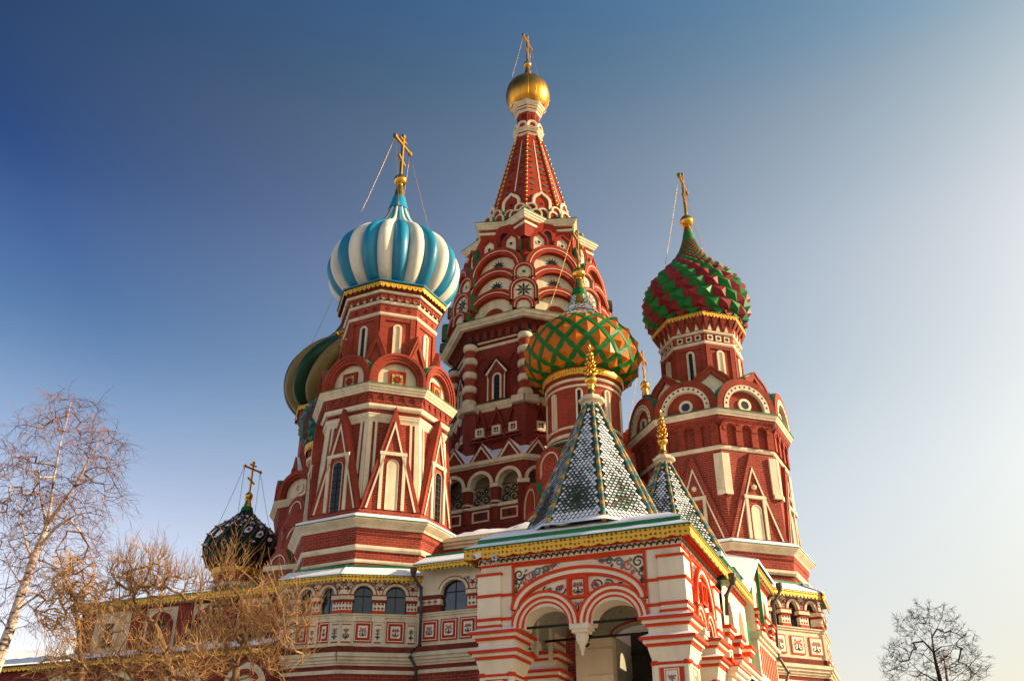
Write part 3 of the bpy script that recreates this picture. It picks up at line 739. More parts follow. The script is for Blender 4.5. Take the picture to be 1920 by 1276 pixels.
# ================================================================== central tent-roofed tower
def central_tower():
    oc = Oct(1.33, 62.0)
    T = thing('tent_roof_tower', 'tallest red tower with a pointed tent roof and small plain gold dome', 'church tower', (oc.x, oc.y, -1.6))
    mb = MB()
    oc.ring(mb, [(5.7, -1.6), (5.7, 22.8), (5.55, 23.3), (5.5, 26.0), (5.6, 26.5), (5.2, 26.6), (5.2, 31.2), (5.45, 31.35), (5.5, 31.9), (5.95, 32.2), (6.2, 32.3), (5.8, 32.6)], 'brick_dark')
    mb.build('wall', T)
    # upper stage behind the kokoshniks
    mb = MB(); oc.ring(mb, [(5.8, 32.5), (5.6, 34.5), (5.3, 36.4), (5.0, 38.2), (4.5, 38.6), (4.35, 41.2)], 'red'); mb.build('upper_wall', T)
    cornice(oc, T, 'cornice', 32.1, 32.5, 6.3, 6.62, steps=2)
    mb = MB(); oc.ring(mb, [(6.66, 32.5), (6.66, 32.54), (6.2, 32.62)], 'roof_green'); mb.build('roof_edge', T)
    sill_ring(oc, T, 'string_course', 30.85, 31.05, 5.2, .12); sill_ring(oc, T, 'string_course', 31.25, 31.38, 5.3, .12)
    cornice(oc, T, 'cornice', 26.0, 26.5, 5.55, 5.82, steps=2)
    mb = MB(); oc.ring(mb, [(5.86, 26.5), (5.86, 26.54), (5.2, 26.85)], 'roof_green'); mb.build('skirt_roof', T)
    for k in VIS:
        f = oc.face(k, 5.46); w = oc.w(5.46) / 2 
        mb = MB()
        n = 7
        for i in range(n):                       # square sockets in the frieze
            s = -w * .86 + 2 * w * .86 * i / (n - 1); box(mb, f, s - .13, s + .13, 31.5, 31.95, -.3, .035, 'interior_dark')
        for i in range(n + 1):
            s = -w * .99 + 2 * w * .99 * i / n; box(mb, f, s - .16, s + .16, 31.38, 32.05, -.2, .14, 'brick_dark')
        mb.build('frieze', T)
        f = oc.face(k, 5.2); w = oc.w(5.2) / 2
        # three pointed recesses
        mb = MB()
        for s in (-1.22, 0, 1.22):
            o = arch(.55, 4.0, 'gable', 8, s, 26.6); pts_o = [(s - .5, 26.7), (s - .5, 29.5), (s, 30.5), (s + .5, 29.5), (s + .5, 26.7)]
            ii = [(s - .36, 26.7), (s - .36, 29.5), (s, 30.2), (s + .36, 29.5), (s + .36, 26.7)]
            band3(mb, f, pts_o, ii, -.05, .10, 'brick_dark')
        box(mb, f, -1.95, -1.72, 26.7, 30.85, -.05, .1, 'brick_dark'); box(mb, f, 1.72, 1.95, 26.7, 30.85, -.05, .1, 'brick_dark')
        mb.build('blind_arcade', T)
        # gabled window case
        mb = MB(); g = f.sh(-.0, 0)
        o = [(-.66, 26.75), (-.66, 28.55), (-.82, 28.72), (0, 29.75), (.82, 28.72), (.66, 28.55), (.66, 26.75)]
        ii = [(s * .88, t - (.13 if 28 < t else 0)) for s, t in o]
        prism(mb, g, list(reversed(o)), -.1, .32, 'brick_dark'); band3(mb, g, o, ii, .32, .37, 'cream')
        o2 = [(s * 1.12, t + .1) for s, t in o[2:5]]
        for (a, b), (c, e) in zip(o2[:-1], o2[1:]): mb.quad(g.p(a, b, .42), g.p(c, e, .42), g.p(c, e, -.1), g.p(a, b, -.1), 'iron')
        wc = mb.build('window_case', T)
        slit_window(wc, g, .06, 26.8, .42, 1.75, .14, 'glass', 'cream', .32, .06, 5)
        # tiers of great round kokoshniks
        for r, z, hw, h, st in ((6.38, 32.6, 2.22, 2.12, 0), (6.08, 34.4, 2.18, 2.2, 1), (5.78, 36.3, 2.10, 2.15, 1)):
            mb = MB(); g = oc.face(k, r, z)
            kok(mb, g, hw, h, [(0, 0, 'red'), (.28, .04, 'cream'), (.33, 0, 'red'), (.60, -.40, 'cream')], 1.2, 'round', 'roof_green', 22)
            ko = mb.build('kokoshnik', T)
            mb = MB()
            if st: star_orn(mb, g, 0, h * .36, .56, -.37, 'iron', 7, 0, True)
            else:
                o = arch(.8, .8, 'round', 12, 0, 0); mb.poly([g.p(a, b, -.38) for a, b in reversed(o)], 'red')
            mb.build('sun_ornament' if st else 'tympanum', ko)
        for s in (-.88, .88):                    # pairs of small pointed ones
            mb = MB(); g = oc.face(k, 5.25, 38.15)
            g = g.sh(s, 0)
            kok(mb, g, .66, 1.75, [(0, 0, 'red'), (.10, -.06, 'red'), (.24, -.16, 'cream')], .5, 'keel', 'roof_green', 12)
            disc(mb, g, 0, .8, .13, -.13, 'iron', 10); annulus(mb, g, 0, .8, .13, .2, -.16, -.12, 'cream', 12)
            mb.build('kokoshnik', T)
        # small kokoshniks on the corners
        for r, z, hw, h, st in ((6.52, 32.6, .75, .95, 0), (6.36, 33.35, .98, 1.75, 1), (6.02, 35.35, .78, 1.2, 2)):
            mb = MB(); c = oc.corner(k, r, z)
            kok(mb, c, hw, h, [(0, 0, 'red'), (.14, .03, 'cream'), (.18, 0, 'red'), (.30, -.12, 'cream')], 1.0, 'round', 'roof_green', 14)
            ko = mb.build('kokoshnik', T)
            mb = MB()
            if st == 1: star_orn(mb, c, 0, h - hw, .62, -.08, 'iron', 8)
            elif st == 2: disc(mb, c, 0, .42, .14, -.09, 'roof_green', 10); annulus(mb, c, 0, .42, .14, .24, -.12, -.08, 'cream', 14)
            if st: mb.build('sun_ornament', ko)
        # back windows below the star cornice
        f = oc.face(k, 4.4); slit_window(T, f, 0, 39.2, .6, 1.25, .13, 'glass', 'red', 0, .12)
    for k in VIS + (3,):                         # striped corner columns
        c = oc.corner(k, 5.42); mb = MB(); x, y, _ = c.p(0, 0, 0)
        z = 26.55; i = 0
        while z < 31.1:
            h = .52
            if i % 2 == 0: lathe(mb, x, y, [(.30, z), (.44, z + .03), (.50, z + .14), (.50, z + h - .14), (.44, z + h - .03), (.3, z + h)], 18, 0, 'cream', True)
            else: lathe(mb, x, y, [(.40, z), (.40, z + h)], 18, 0, 'brick_fine', True)
            z += h; i += 1
        lathe(mb, x, y, [(.4, 31.2), (.52, 31.22), (.52, 31.3), (.2, 31.34)], 18, 0, 'iron', True)
        mb.build('striped_column', T)
        mb = MB()
        for kk, e in ((k - 1, 1), (k, -1)):
            f = oc.face(kk, 5.62); w = oc.w(5.75) / 2
            a, b = (w - .8, w + .02) if e > 0 else (-w - .02, -w + .8)
            box(mb, f, a, b, -1.6, 26.0, -.3, .12, 'brick_dark')
            box(mb, f, a - .02, b + .02, 26.06, 26.52, -.3, .46, 'cream')
        mb.build('corner_pier', T)
    # star shaped cornice of sixteen sides
    IN = .765
    def starring(mb, prof, key):
        n = 16
        for j in range(len(prof) - 1):
            (r0, z0), (r1, z1) = prof[j], prof[j + 1]
            for i in range(n):
                P = []
                for ii, r, z in ((i, r0, z0), (i + 1, r0, z0), (i + 1, r1, z1), (i, r1, z1)):
                    a = radians(oc.va(ii / 2)); q = r * (1 if ii % 2 == 0 else IN); P.append((oc.x + q * cos(a), oc.y + q * sin(a), z))
                mb.poly(P, key)
    mb = MB(); starring(mb, [(4.75, 39.6), (4.75, 41.0), (4.6, 41.6), (0.5, 41.62)], 'red')
    for k in VIS + (3, 4):
        pass
    mb.build('star_wall', T)
    mb = MB(); starring(mb, [(4.5, 40.62), (4.84, 40.64), (4.9, 40.72), (4.86, 40.84), (4.6, 40.86)], 'cream')
    starring(mb, [(4.6, 41.1), (4.95, 41.12), (5.02, 41.24), (5.10, 41.28), (5.14, 41.40), (5.24, 41.46), (5.26, 41.58), (3.5, 41.64)], 'cream')
    mb.build('star_cornice', T)
    mb = MB(); starring(mb, [(5.29, 41.585), (5.30, 41.63), (3.0, 41.9)], 'roof_green'); mb.build('roof_edge', T)
    # little kokoshniks around the foot of the tent
    for k in range(-4, 4):
        for da, r, z, hw, h, kd in ((.0, 4.15, 41.8, .48, .85, 'round'), (.27, 3.78, 41.8, .46, .85, 'round'), (-.27, 3.78, 41.8, .46, .85, 'round'), (.15, 3.62, 42.45, .45, .85, 'round'), (-.15, 3.62, 42.45, .45, .85, 'round'), (.5, 3.32, 42.2, .46, .9, 'round')):
            a = radians(oc.va(k + da + .0)); g = vfr(oc.x + r * cos(a), oc.y + r * sin(a), math.degrees(a), z)
            mb = MB(); kok(mb, g, hw, h, [(0, 0, 'cream'), (.05, .03, 'cream'), (.14, -.08, 'red')], .8, kd, 'roof_green', 10); mb.build('small_kokoshnik', T)
        a = radians(oc.va(k + .5)); r = 3.05; g = vfr(oc.x + r * cos(a), oc.y + r * sin(a), math.degrees(a), 43.1)
        mb = MB(); kok(mb, g, .78, 1.75, [(0, 0, 'cream'), (.08, .03, 'cream'), (.24, -.08, 'red')], 1.0, 'keel', 'roof_green', 10); disc(mb, g, 0, .6, .14, -.07, 'iron', 8); mb.build('small_kokoshnik', T)
    # the tent
    mb = MB(); r0, z0, r1, z1 = 3.62, 41.9, 1.10, 52.0
    oc.ring(mb, [(r0, z0), (r1, z1)], 'red'); tent = mb.build('tent_roof', T)
    kn = MB(); st_ = MB()
    for k in range(8):
        a = radians(oc.va(k))
        for i in range(19):
            t = .10 + .9 * i / 19; r = r0 + (r1 - r0) * t + .09; z = z0 + (z1 - z0) * t
            kn_r = .105
            x, y = oc.x + r * cos(a), oc.y + r * sin(a)
            lathe(kn, x, y, [(.01, z - kn_r), (kn_r * .8, z - kn_r * .6), (kn_r, z), (kn_r * .7, z + kn_r * .7), (.01, z + kn_r)], 7, 0, 'gold', True)
        ed = MB(); tube(ed, [oc.vert(k, r0 + .02, z0), oc.vert(k, r1 + .02, z1)], .07, 'brick_fine', 5); ed.build('rib', tent)
        f = oc.slope(k, r0, z0, r1, z1); Lh = sqrt((z1 - z0) ** 2 + ((r0 - r1) * .92) ** 2)
        st_.add([f.p(.05, Lh * .33, .03), f.p(.16, Lh * .33, .03), f.p(.07, Lh * .93, .03), f.p(.02, Lh * .93, .03)], [(0, 1, 2, 3)], 'cream')
        for q in range(11):
            t = .20 + .065 * q; hw = oc.w(r0 + (r1 - r0) * t) / 2
            for sg in (-1, 1):
                g = f.sh(sg * hw * .5, Lh * t); disc(st_, g, 0, 0, .11, .05, 'gold' if (q + k) % 3 else 'tile_green', 7, 1.6)
    kn.build('gold_knobs', tent); st_.build('majolica_inlay', tent)
    # lantern, gold dome
    mb = MB(); oc.ring(mb, [(1.05, 51.9), (1.0, 52.3), (1.0, 53.0), (.92, 53.1), (.92, 54.5), (1.1, 54.9), (1.22, 55.2), (1.2, 55.4)], 'red'); lan = mb.build('lantern', T)
    cornice(oc, lan, 'cornice', 51.95, 52.12, 1.08, 1.2, steps=1)
    cornice(oc, lan, 'cornice', 52.4, 52.72, 1.05, 1.32, steps=2)
    cornice(oc, lan, 'cornice', 54.5, 54.68, .95, 1.12, steps=1); cornice(oc, lan, 'cornice', 54.84, 54.95, 1.08, 1.2, steps=1); cornice(oc, lan, 'cornice', 55.08, 55.45, 1.15, 1.46, steps=2)
    for k in range(-4, 4):
        mb = MB(); g = oc.face(k, 1.24, 52.73); kok(mb, g, .46, .70, [(0, 0, 'cream'), (.1, -.03, 'cream'), (.2, -.1, 'red')], .4, 'round', 'roof_green', 10); mb.build('small_kokoshnik', lan)
        f = oc.face(k, .92); mb = MB(); box(mb, f, -.2, -.03, 53.7, 54.3, 0, .03, 'darkred'); box(mb, f, .03, .2, 53.7, 54.3, 0, .03, 'darkred'); mb.build('louvre', lan)
    mb = MB(); lathe(mb, oc.x, oc.y, catmull([(1.42, 55.46), (1.62, 55.85), (1.8, 56.5), (1.82, 57.1), (1.68, 57.75), (1.35, 58.3), (.9, 58.68), (.5, 58.95), (.33, 59.2), (.24, 59.7)], 6), 40, 0, 'gold_old', True)
    mb2 = MB()
    d = mb.build('dome', T)
    for k in range(16):
        a = 2 * pi * k / 16; pts = [(oc.x + (r + .005) * cos(a), oc.y + (r + .005) * sin(a), z) for r, z in catmull([(1.42, 55.46), (1.62, 55.85), (1.8, 56.5), (1.82, 57.1), (1.68, 57.75), (1.35, 58.3), (.9, 58.68)], 4)]
        tube(mb2, pts, .014, 'gold_old', 4)
    mb2.build('seams', d)
    cross_on(d, oc.x, oc.y, 60.5, .33, 63.8, 57.8, 1.72, 59.2, .3)
central_tower()

# ================================================================== yellow and green lattice domed chapel
def small_cross_tiers(T, oc, tiers, n=8, rot=0.5):
    for ti, (r, z, hw, h, off) in enumerate(tiers):
        for k in range(n):
            a = oc.va(k * oc.n / n + off); g = vfr(oc.x + r * cos(radians(a)), oc.y + r * sin(radians(a)), a, z)
            mb = MB(); kok(mb, g, hw, h, [(0, 0, 'brick'), (.30, .03, 'cream'), (.38, -.03, 'brick'), (.40, -.06, 'brick')], 1.1, 'round', 'roof_green', 14)
            mb.build('kokoshnik', T)
        mb = MB(); lathe(mb, oc.x, oc.y, [(r - .15, z + h * .62), (r - .5, z + h * .85), (r - .95, z + h * 1.0)], 16, 0, 'snow'); mb.build('snow', T)
def lattice_tower():
    oc = Oct(4.28, 52.75)
    T = thing('domed_tower', 'round brick tower under the onion dome with orange studs in a green lattice', 'church tower', (oc.x, oc.y, -1.6), 'onion domed towers of the cathedral')
    mb = MB()
    lathe(mb, oc.x, oc.y, [(4.0, -1.6), (4.0, 15.5), (3.6, 17.0), (3.0, 19.0), (2.5, 20.8), (2.35, 21.2)], 32, 0, 'brick', True)
    mb.build('wall', T)
    small_cross_tiers(T, oc, [(3.95, 14.9, 1.32, 2.0, 0), (3.45, 16.75, 1.25, 2.1, .5), (2.85, 18.75, 1.05, 2.0, 0)])
    mb = MB(); lathe(mb, oc.x, oc.y, [(2.15, 21.2), (2.15, 25.0), (2.3, 25.1), (2.42, 25.6), (1.5, 25.7)], 48, 0, 'brick_fine', False); drum = mb.build('drum', T)
    mb = MB(); lathe(mb, oc.x, oc.y, [(2.62, 20.85), (2.62, 20.92), (2.3, 21.2)], 48, 0, 'roof_green'); lathe(mb, oc.x, oc.y, [(2.55, 20.95), (2.45, 21.08), (2.25, 21.22)], 48, 0, 'snow', True); mb.build('skirt_roof', T)
    mb = MB()
    for z, h, o in ((21.55, .22, .14), (22.0, .14, .10), (24.55, .13, .10), (24.95, .16, .16)):
        lathe(mb, oc.x, oc.y, [(2.0, z - h), (2.15 + o * .6, z - h), (2.15 + o, z - h * .5), (2.15 + o * .6, z), (2.0, z)], 48, 0, 'cream', False)
    mb.build('string_course', drum)
    mb = MB(); lathe(mb, oc.x, oc.y, [(2.38, 25.12), (2.44, 25.25), (2.44, 25.5), (2.40, 25.54)], 56, 0, 'valance'); mb.build('gilded_band', drum)
    for i in range(8):
        a = -101 + 45 * i
        f = vfr(oc.x + 2.13 * cos(radians(a)), oc.y + 2.13 * sin(radians(a)), a)
        slit_window(drum, f, 0, 22.05, .2, 2.15, .1, 'glass' if i == 0 else 'cream', 'cream', 0, .11)
    d = dome_lattice(T, oc.x, oc.y, [(2.3, 25.6), (2.95, 25.85), (3.36, 26.45), (3.46, 27.15), (3.35, 27.85), (3.02, 28.5), (2.5, 29.05), (1.92, 29.5), (1.38, 29.98), (0.95, 30.5), (0.67, 31.1), (0.5, 31.7)], 16, .57, .15, radians(-88))
    mb = MB(); lathe(mb, oc.x, oc.y, catmull([(.56, 31.4), (.48, 31.8), (.44, 32.2)], 4), 16, 0, 'dome_green', True); mb.build('dome_cap', d)
    cross_on(d, oc.x, oc.y, 33.45, .42, 36.7, 29.6, 2.6, 32.2, .36)
lattice_tower()

# ================================================================== towers half hidden behind
def swirl_tower():
    oc = Oct(-12.5, 64)
    T = thing('domed_tower', 'red tower with green and gold swirled dome, half hidden behind the blue striped one', 'church tower', (oc.x, oc.y, -1.6), 'onion domed towers of the cathedral')
    mb = MB(); oc.ring(mb, [(4.2, -1.6), (4.0, 14.8), (3.7, 20.0), (3.9, 20.9), (3.6, 21.4), (2.7, 22.0), (2.7, 27.5), (3.1, 28.2)], 'brick'); mb.build('wall', T)
    cornice(oc, T, 'cornice', 20.75, 21.15, 3.85, 4.2, steps=3); cornice(oc, T, 'cornice', 27.2, 27.5, 2.7, 2.9, steps=1)
    for k in range(-4, 4):
        mb = MB(); g = oc.face(k, 4.02, 21.2); kok(mb, g, 1.5, 1.9, [(0, 0, 'brick_fine'), (.3, -.1, 'brick_fine'), (.45, -.4, 'cream')], 1.4, 'round', 'roof_green')
        annulus(mb, g, 0, .75, .2, .34, -.4, -.3, 'cream'); mb.build('kokoshnik', T)
        mb = MB(); c = oc.corner(k, 3.0, 22.0); kok(mb, c, .9, 2.6, [(0, 0, 'brick_fine'), (.2, -.05, 'brick_fine'), (.22, -.1, 'brick_fine')], .9, 'gable', 'snow'); mb.build('kokoshnik', T)
    octo_valance(oc, T, 3.2, 28.35, .35)
    dome_lobed(T, oc.x, oc.y, [(2.338, 28.3), (2.945, 28.7), (3.506, 29.5), (3.721, 30.4), (3.693, 31.3), (3.413, 32.2), (2.899, 33.0), (2.244, 33.7), (1.543, 34.3), (0.935, 35.0), (0.514, 35.8), (0.374, 36.4)], 16, ['dome_gold_paint', 'dome_dark_green'], .13, twist=1.15)
    cross_on(T, oc.x, oc.y, 37.5, .42, 41.0, 33.4, 2.7, 36.3, .36)
def scaled_chapel():
    oc = Oct(-11.35, 57, 0, 8)
    T = thing('chapel', 'round chapel with teal and brown scaly dome squeezed behind the blue striped tower', 'chapel', (oc.x, oc.y, -1.6))
    mb = MB(); lathe(mb, oc.x, oc.y, [(2.9, -1.6), (2.9, 15), (2.6, 17.5), (2.0, 19.4), (1.35, 20.0), (1.35, 22.4), (1.55, 22.8)], 28, 0, 'brick_fine', True); mb.build('wall', T)
    small_cross_tiers(T, oc, [(2.95, 14.2, 1.2, 1.85, .0), (2.55, 15.9, 1.1, 1.85, .5), (2.15, 17.7, .95, 1.75, .0)])
    mb = MB(); lathe(mb, oc.x, oc.y, [(1.6, 22.65), (1.68, 22.75), (1.68, 23.1), (1.5, 23.12)], 40, 0, 'valance'); mb.build('gilded_band', T)
    mb = MB(); lathe(mb, oc.x, oc.y, [(1.3, 21.9), (1.5, 22.0), (1.5, 22.2), (1.3, 22.25)], 30, 0, 'cream'); mb.build('string_course', T)
    dome_studs(T, oc.x, oc.y, [(1.5, 23.1), (1.9, 23.5), (2.1, 24.2), (2.12, 24.8), (1.9, 25.5), (1.5, 26.1), (1.0, 26.7), (.6, 27.4), (.35, 28.0)], 18, .75, lambda i, j: 'dome_teal' if i % 2 else 'dome_brown', .22, .33)
    cross_on(T, oc.x, oc.y, 29.0, .28, 31.6, conez=28.0, cone_r=.3)
def studded_chapel():
    x, y = -17.6, 62.0; oc = Oct(x, y, 0, 8)
    T = thing('chapel', 'low chapel with dark green dome of twisted ribs and snowy spikes at far left', 'chapel', (x, y, -1.6))
    mb = MB(); lathe(mb, x, y, [(1.75, -1.6), (1.75, 14.6), (1.52, 14.8), (1.5, 16.2), (1.6, 16.4)], 32, 0, 'brick', False); mb.build('wall', T)
    mb = MB(); lathe(mb, x, y, [(1.45, 16.2), (1.66, 16.3), (1.7, 16.62), (1.4, 16.66)], 40, 0, 'gold_paint'); mb.build('gilded_band', T)
    mb = MB(); lathe(mb, x, y, [(1.5, 15.4), (1.62, 15.45), (1.62, 15.65), (1.5, 15.7)], 32, 0, 'cream'); mb.build('string_course', T)
    pr = [(1.5, 16.65), (1.95, 16.95), (2.25, 17.6), (2.32, 18.2), (2.15, 18.8), (1.75, 19.3), (1.25, 19.7), (.8, 20.1), (.52, 20.45), (.4, 20.7)]
    d = dome_lobed(T, x, y, pr, 16, ['dome_black_green'], .02, twist=1.1)
    p2 = catmull(pr, 6); S = arclen(p2); rb = MB(); sp = MB()
    z0, z1 = pr[0][1], pr[-1][1]
    for g in range(16):
        pts = []
        for r, z in p2[:-6]:
            a = (g) * pi / 8 + 1.1 * (z - z0) / (z1 - z0); pts.append((x + (r + .05) * cos(a), y + (r + .05) * sin(a), z))
        tube(rb, pts, [.10 * min(1, .25 + p2[i][0] / 2.2) for i in range(len(pts))], 'dome_olive', 6)
        for j in range(7):
            s = S[-1] * (.10 + .115 * j + (.05 if g % 2 else 0)); r, z = at_arc(p2, S, s)
            a = (g + .5) * pi / 8 + 1.1 * (z - z0) / (z1 - z0); w = .17 * (r / 2.3) ** .5
            q = [dome_point(x, y, p2, S, s + ds, a + da / max(r, .3)) for ds, da in ((-w, 0), (0, w), (w, 0), (0, -w))]
            ap = dome_point(x, y, p2, S, s - .02, a, .30 * (r / 2.3) ** .5)
            for e in range(4): sp.add([q[e], q[(e + 1) % 4], ap], [(0, 1, 2)], 'snow' if e in (1, 2) and j > 1 else 'dome_red')
        m = 22
        for j in range(m):
            u0, u1 = .40 + .48 * j / m, .40 + .48 * (j + 1.02) / m
            ph = .5 + .5 * sin(j * .9 + g * 2.1)
            if ph < .22 or (g % 5 == 0 and u0 < .55): continue
            q = []
            for u, e in ((u0, -1), (u0, 1), (u1, 1), (u1, -1)):
                r, z = at_arc(p2, S, S[-1] * u); a = (g + .5 + e * (.12 + .13 * ph)) * pi / 8 + 1.1 * (z - z0) / (z1 - z0); q.append(dome_point(x, y, p2, S, S[-1] * u, a, .05))
            sp.add(q, [(0, 1, 2, 3)], 'snow')
    rb.build('ribs', d); sp.build('spikes', d)
    mb = MB(); lathe(mb, x, y, [(.46, 20.4), (.42, 20.7), (.36, 20.95)], 14, 0, 'dome_green', True); mb.build('dome_cap', d)
    cross_on(d, x, y, 21.75, .27, 24.15, 18.9, 1.9, 20.9, .3, ang=58, span=.72)
def red_chapel():
    x, y = 10.03, 66.0
    T = thing('chapel', 'mostly hidden chapel with red spiky dome, its gold cross beside the green lattice dome', 'chapel', (x, y, -1.6))
    mb = MB(); lathe(mb, x, y, [(3.2, -1.6), (3.0, 17), (2.0, 20), (2.0, 23.8), (2.2, 24.2)], 32, 0, 'brick_fine', True); mb.build('wall', T)
    d = dome_studs(T, x, y, [(2.1, 24.2), (2.65, 24.6), (2.95, 25.3), (3.0, 26.0), (2.75, 26.8), (2.2, 27.4), (1.55, 27.95), (1.0, 28.5), (.65, 29.2), (.42, 30.1)], 22, .75, lambda i, j: 'red', .42, .5, snow=lambda i, j, t: t > .45 and (i + j) % 3 == 0)
    cross_on(d, x, y, 31.9, .34, 34.75, 27.8, 2.0, 30.0, .4)
swirl_tower(); scaled_chapel(); studded_chapel(); red_chapel()

# ================================================================== upper arcade round the foot of the central tower
def spandrel(mb, fr, s0, s1, tsp, ttop, arches, d0, d1, key, back=True, n=14, soffit=None):
    """wall strip from tsp to ttop pierced by arches [(centre, half width, rise)] springing at tsp"""
    xs = [(s0, tsp)]
    for c, a, h in sorted(arches):
        xs.append((c - a, tsp)); xs += [(c - a * cos(pi * i / n), tsp + h * sin(pi * i / n)) for i in range(n + 1)]; xs.append((c + a, tsp))
    xs.append((s1, tsp))
    for (a, b), (c, e) in zip(xs, xs[1:]):
        if abs(a - c) > 1e-6:
            mb.quad(fr.p(a, b, d1), fr.p(c, e, d1), fr.p(c, ttop, d1), fr.p(a, ttop, d1), key)
            if back: mb.quad(fr.p(c, e, d0), fr.p(a, b, d0), fr.p(a, ttop, d0), fr.p(c, ttop, d0), key)
        mb.quad(fr.p(a, b, d0), fr.p(c, e, d0), fr.p(c, e, d1), fr.p(a, b, d1), soffit or key)
def ribbon(mb, fr, pts, w, d, key):
    n = len(pts)
    L, R = [], []
    for i, (s, t) in enumerate(pts):
        a, b = pts[max(0, i - 1)], pts[min(n - 1, i + 1)]
        ds, dt = b[0] - a[0], b[1] - a[1]; q = sqrt(ds * ds + dt * dt) or 1
        ww = w * (1 - .6 * i / n)
        L.append((s - dt / q * ww, t + ds / q * ww)); R.append((s + dt / q * ww, t - ds / q * ww))
    for i in range(n - 1):
        mb.quad(fr.p(*L[i], d), fr.p(*R[i], d), fr.p(*R[i + 1], d), fr.p(*L[i + 1], d), key)
def spiral(c, r, a0, turns, sg=1, n=18):
    return [(c[0] + r * (1 - .82 * i / n) * cos(a0 + sg * 2 * pi * turns * i / n), c[1] + r * (1 - .82 * i / n) * sin(a0 + sg * 2 * pi * turns * i / n)) for i in range(n + 1)]
def petal(mb, fr, s, t, r, ang, d, key, w=.42):
    c, k = cos(ang), sin(ang); P = [(0, 0), (r * .45, -r * w * .8), (r * .8, -r * w * .55), (r, 0), (r * .8, r * w * .55), (r * .45, r * w * .8)]
    mb.poly([fr.p(s + x * c - y * k, t + x * k + y * c, d) for x, y in P], key)
def flower(mb, fr, s, t, r, d, cols=('paint_rose', 'paint_blue'), up=pi / 2):
    for i, a in enumerate((-1.0, 1.0, 0.0)):
        petal(mb, fr, s, t, r, up + a * .75, d + .001 * i, cols[0] if i < 2 else cols[1])
    petal(mb, fr, s, t, r * .5, up + pi, d, 'paint_black', .3)
def floral_panel(mb, fr, s0, s1, t0, t1, d, seed=0):
    """painted flower spray filling a small panel"""
    cs = (s0 + s1) / 2; w, h = s1 - s0, t1 - t0; q = .020 + .020 * min(w, h)
    ribbon(mb, fr, [(cs, t0 + h * .08), (cs, t0 + h * .5), (cs, t0 + h * .8)], q, d, 'paint_black')
    v = seed % 3
    for sg in (-1, 1):
        ribbon(mb, fr, spiral((cs + sg * w * .24, t0 + h * .30), min(w, h) * .2, pi / 2 + sg * pi / 2, .9, sg), q, d, 'paint_black')
        if h > w * .8: ribbon(mb, fr, spiral((cs + sg * w * .26, t0 + h * .70), min(w, h) * .17, -pi / 2, .9, -sg), q, d, 'paint_grey')
        flower(mb, fr, cs + sg * w * .25, t0 + h * (.36 + .1 * v), min(w, h) * .22, d + .002, ('paint_rose', 'paint_blue') if v else ('paint_blue', 'paint_rose'), pi / 2 - sg * .5)
        if v == 1: flower(mb, fr, cs + sg * w * .28, t0 + h * .78, min(w, h) * .14, d + .002, ('paint_rose', 'paint_rose'))
    flower(mb, fr, cs, t0 + h * (.58 if v else .62), min(w, h) * .28, d + .003, ('paint_rose', 'paint_rose'))
    if v == 2: flower(mb, fr, cs, t0 + h * .16, min(w, h) * .16, d + .003, ('paint_rose', 'paint_rose'), -pi / 2)
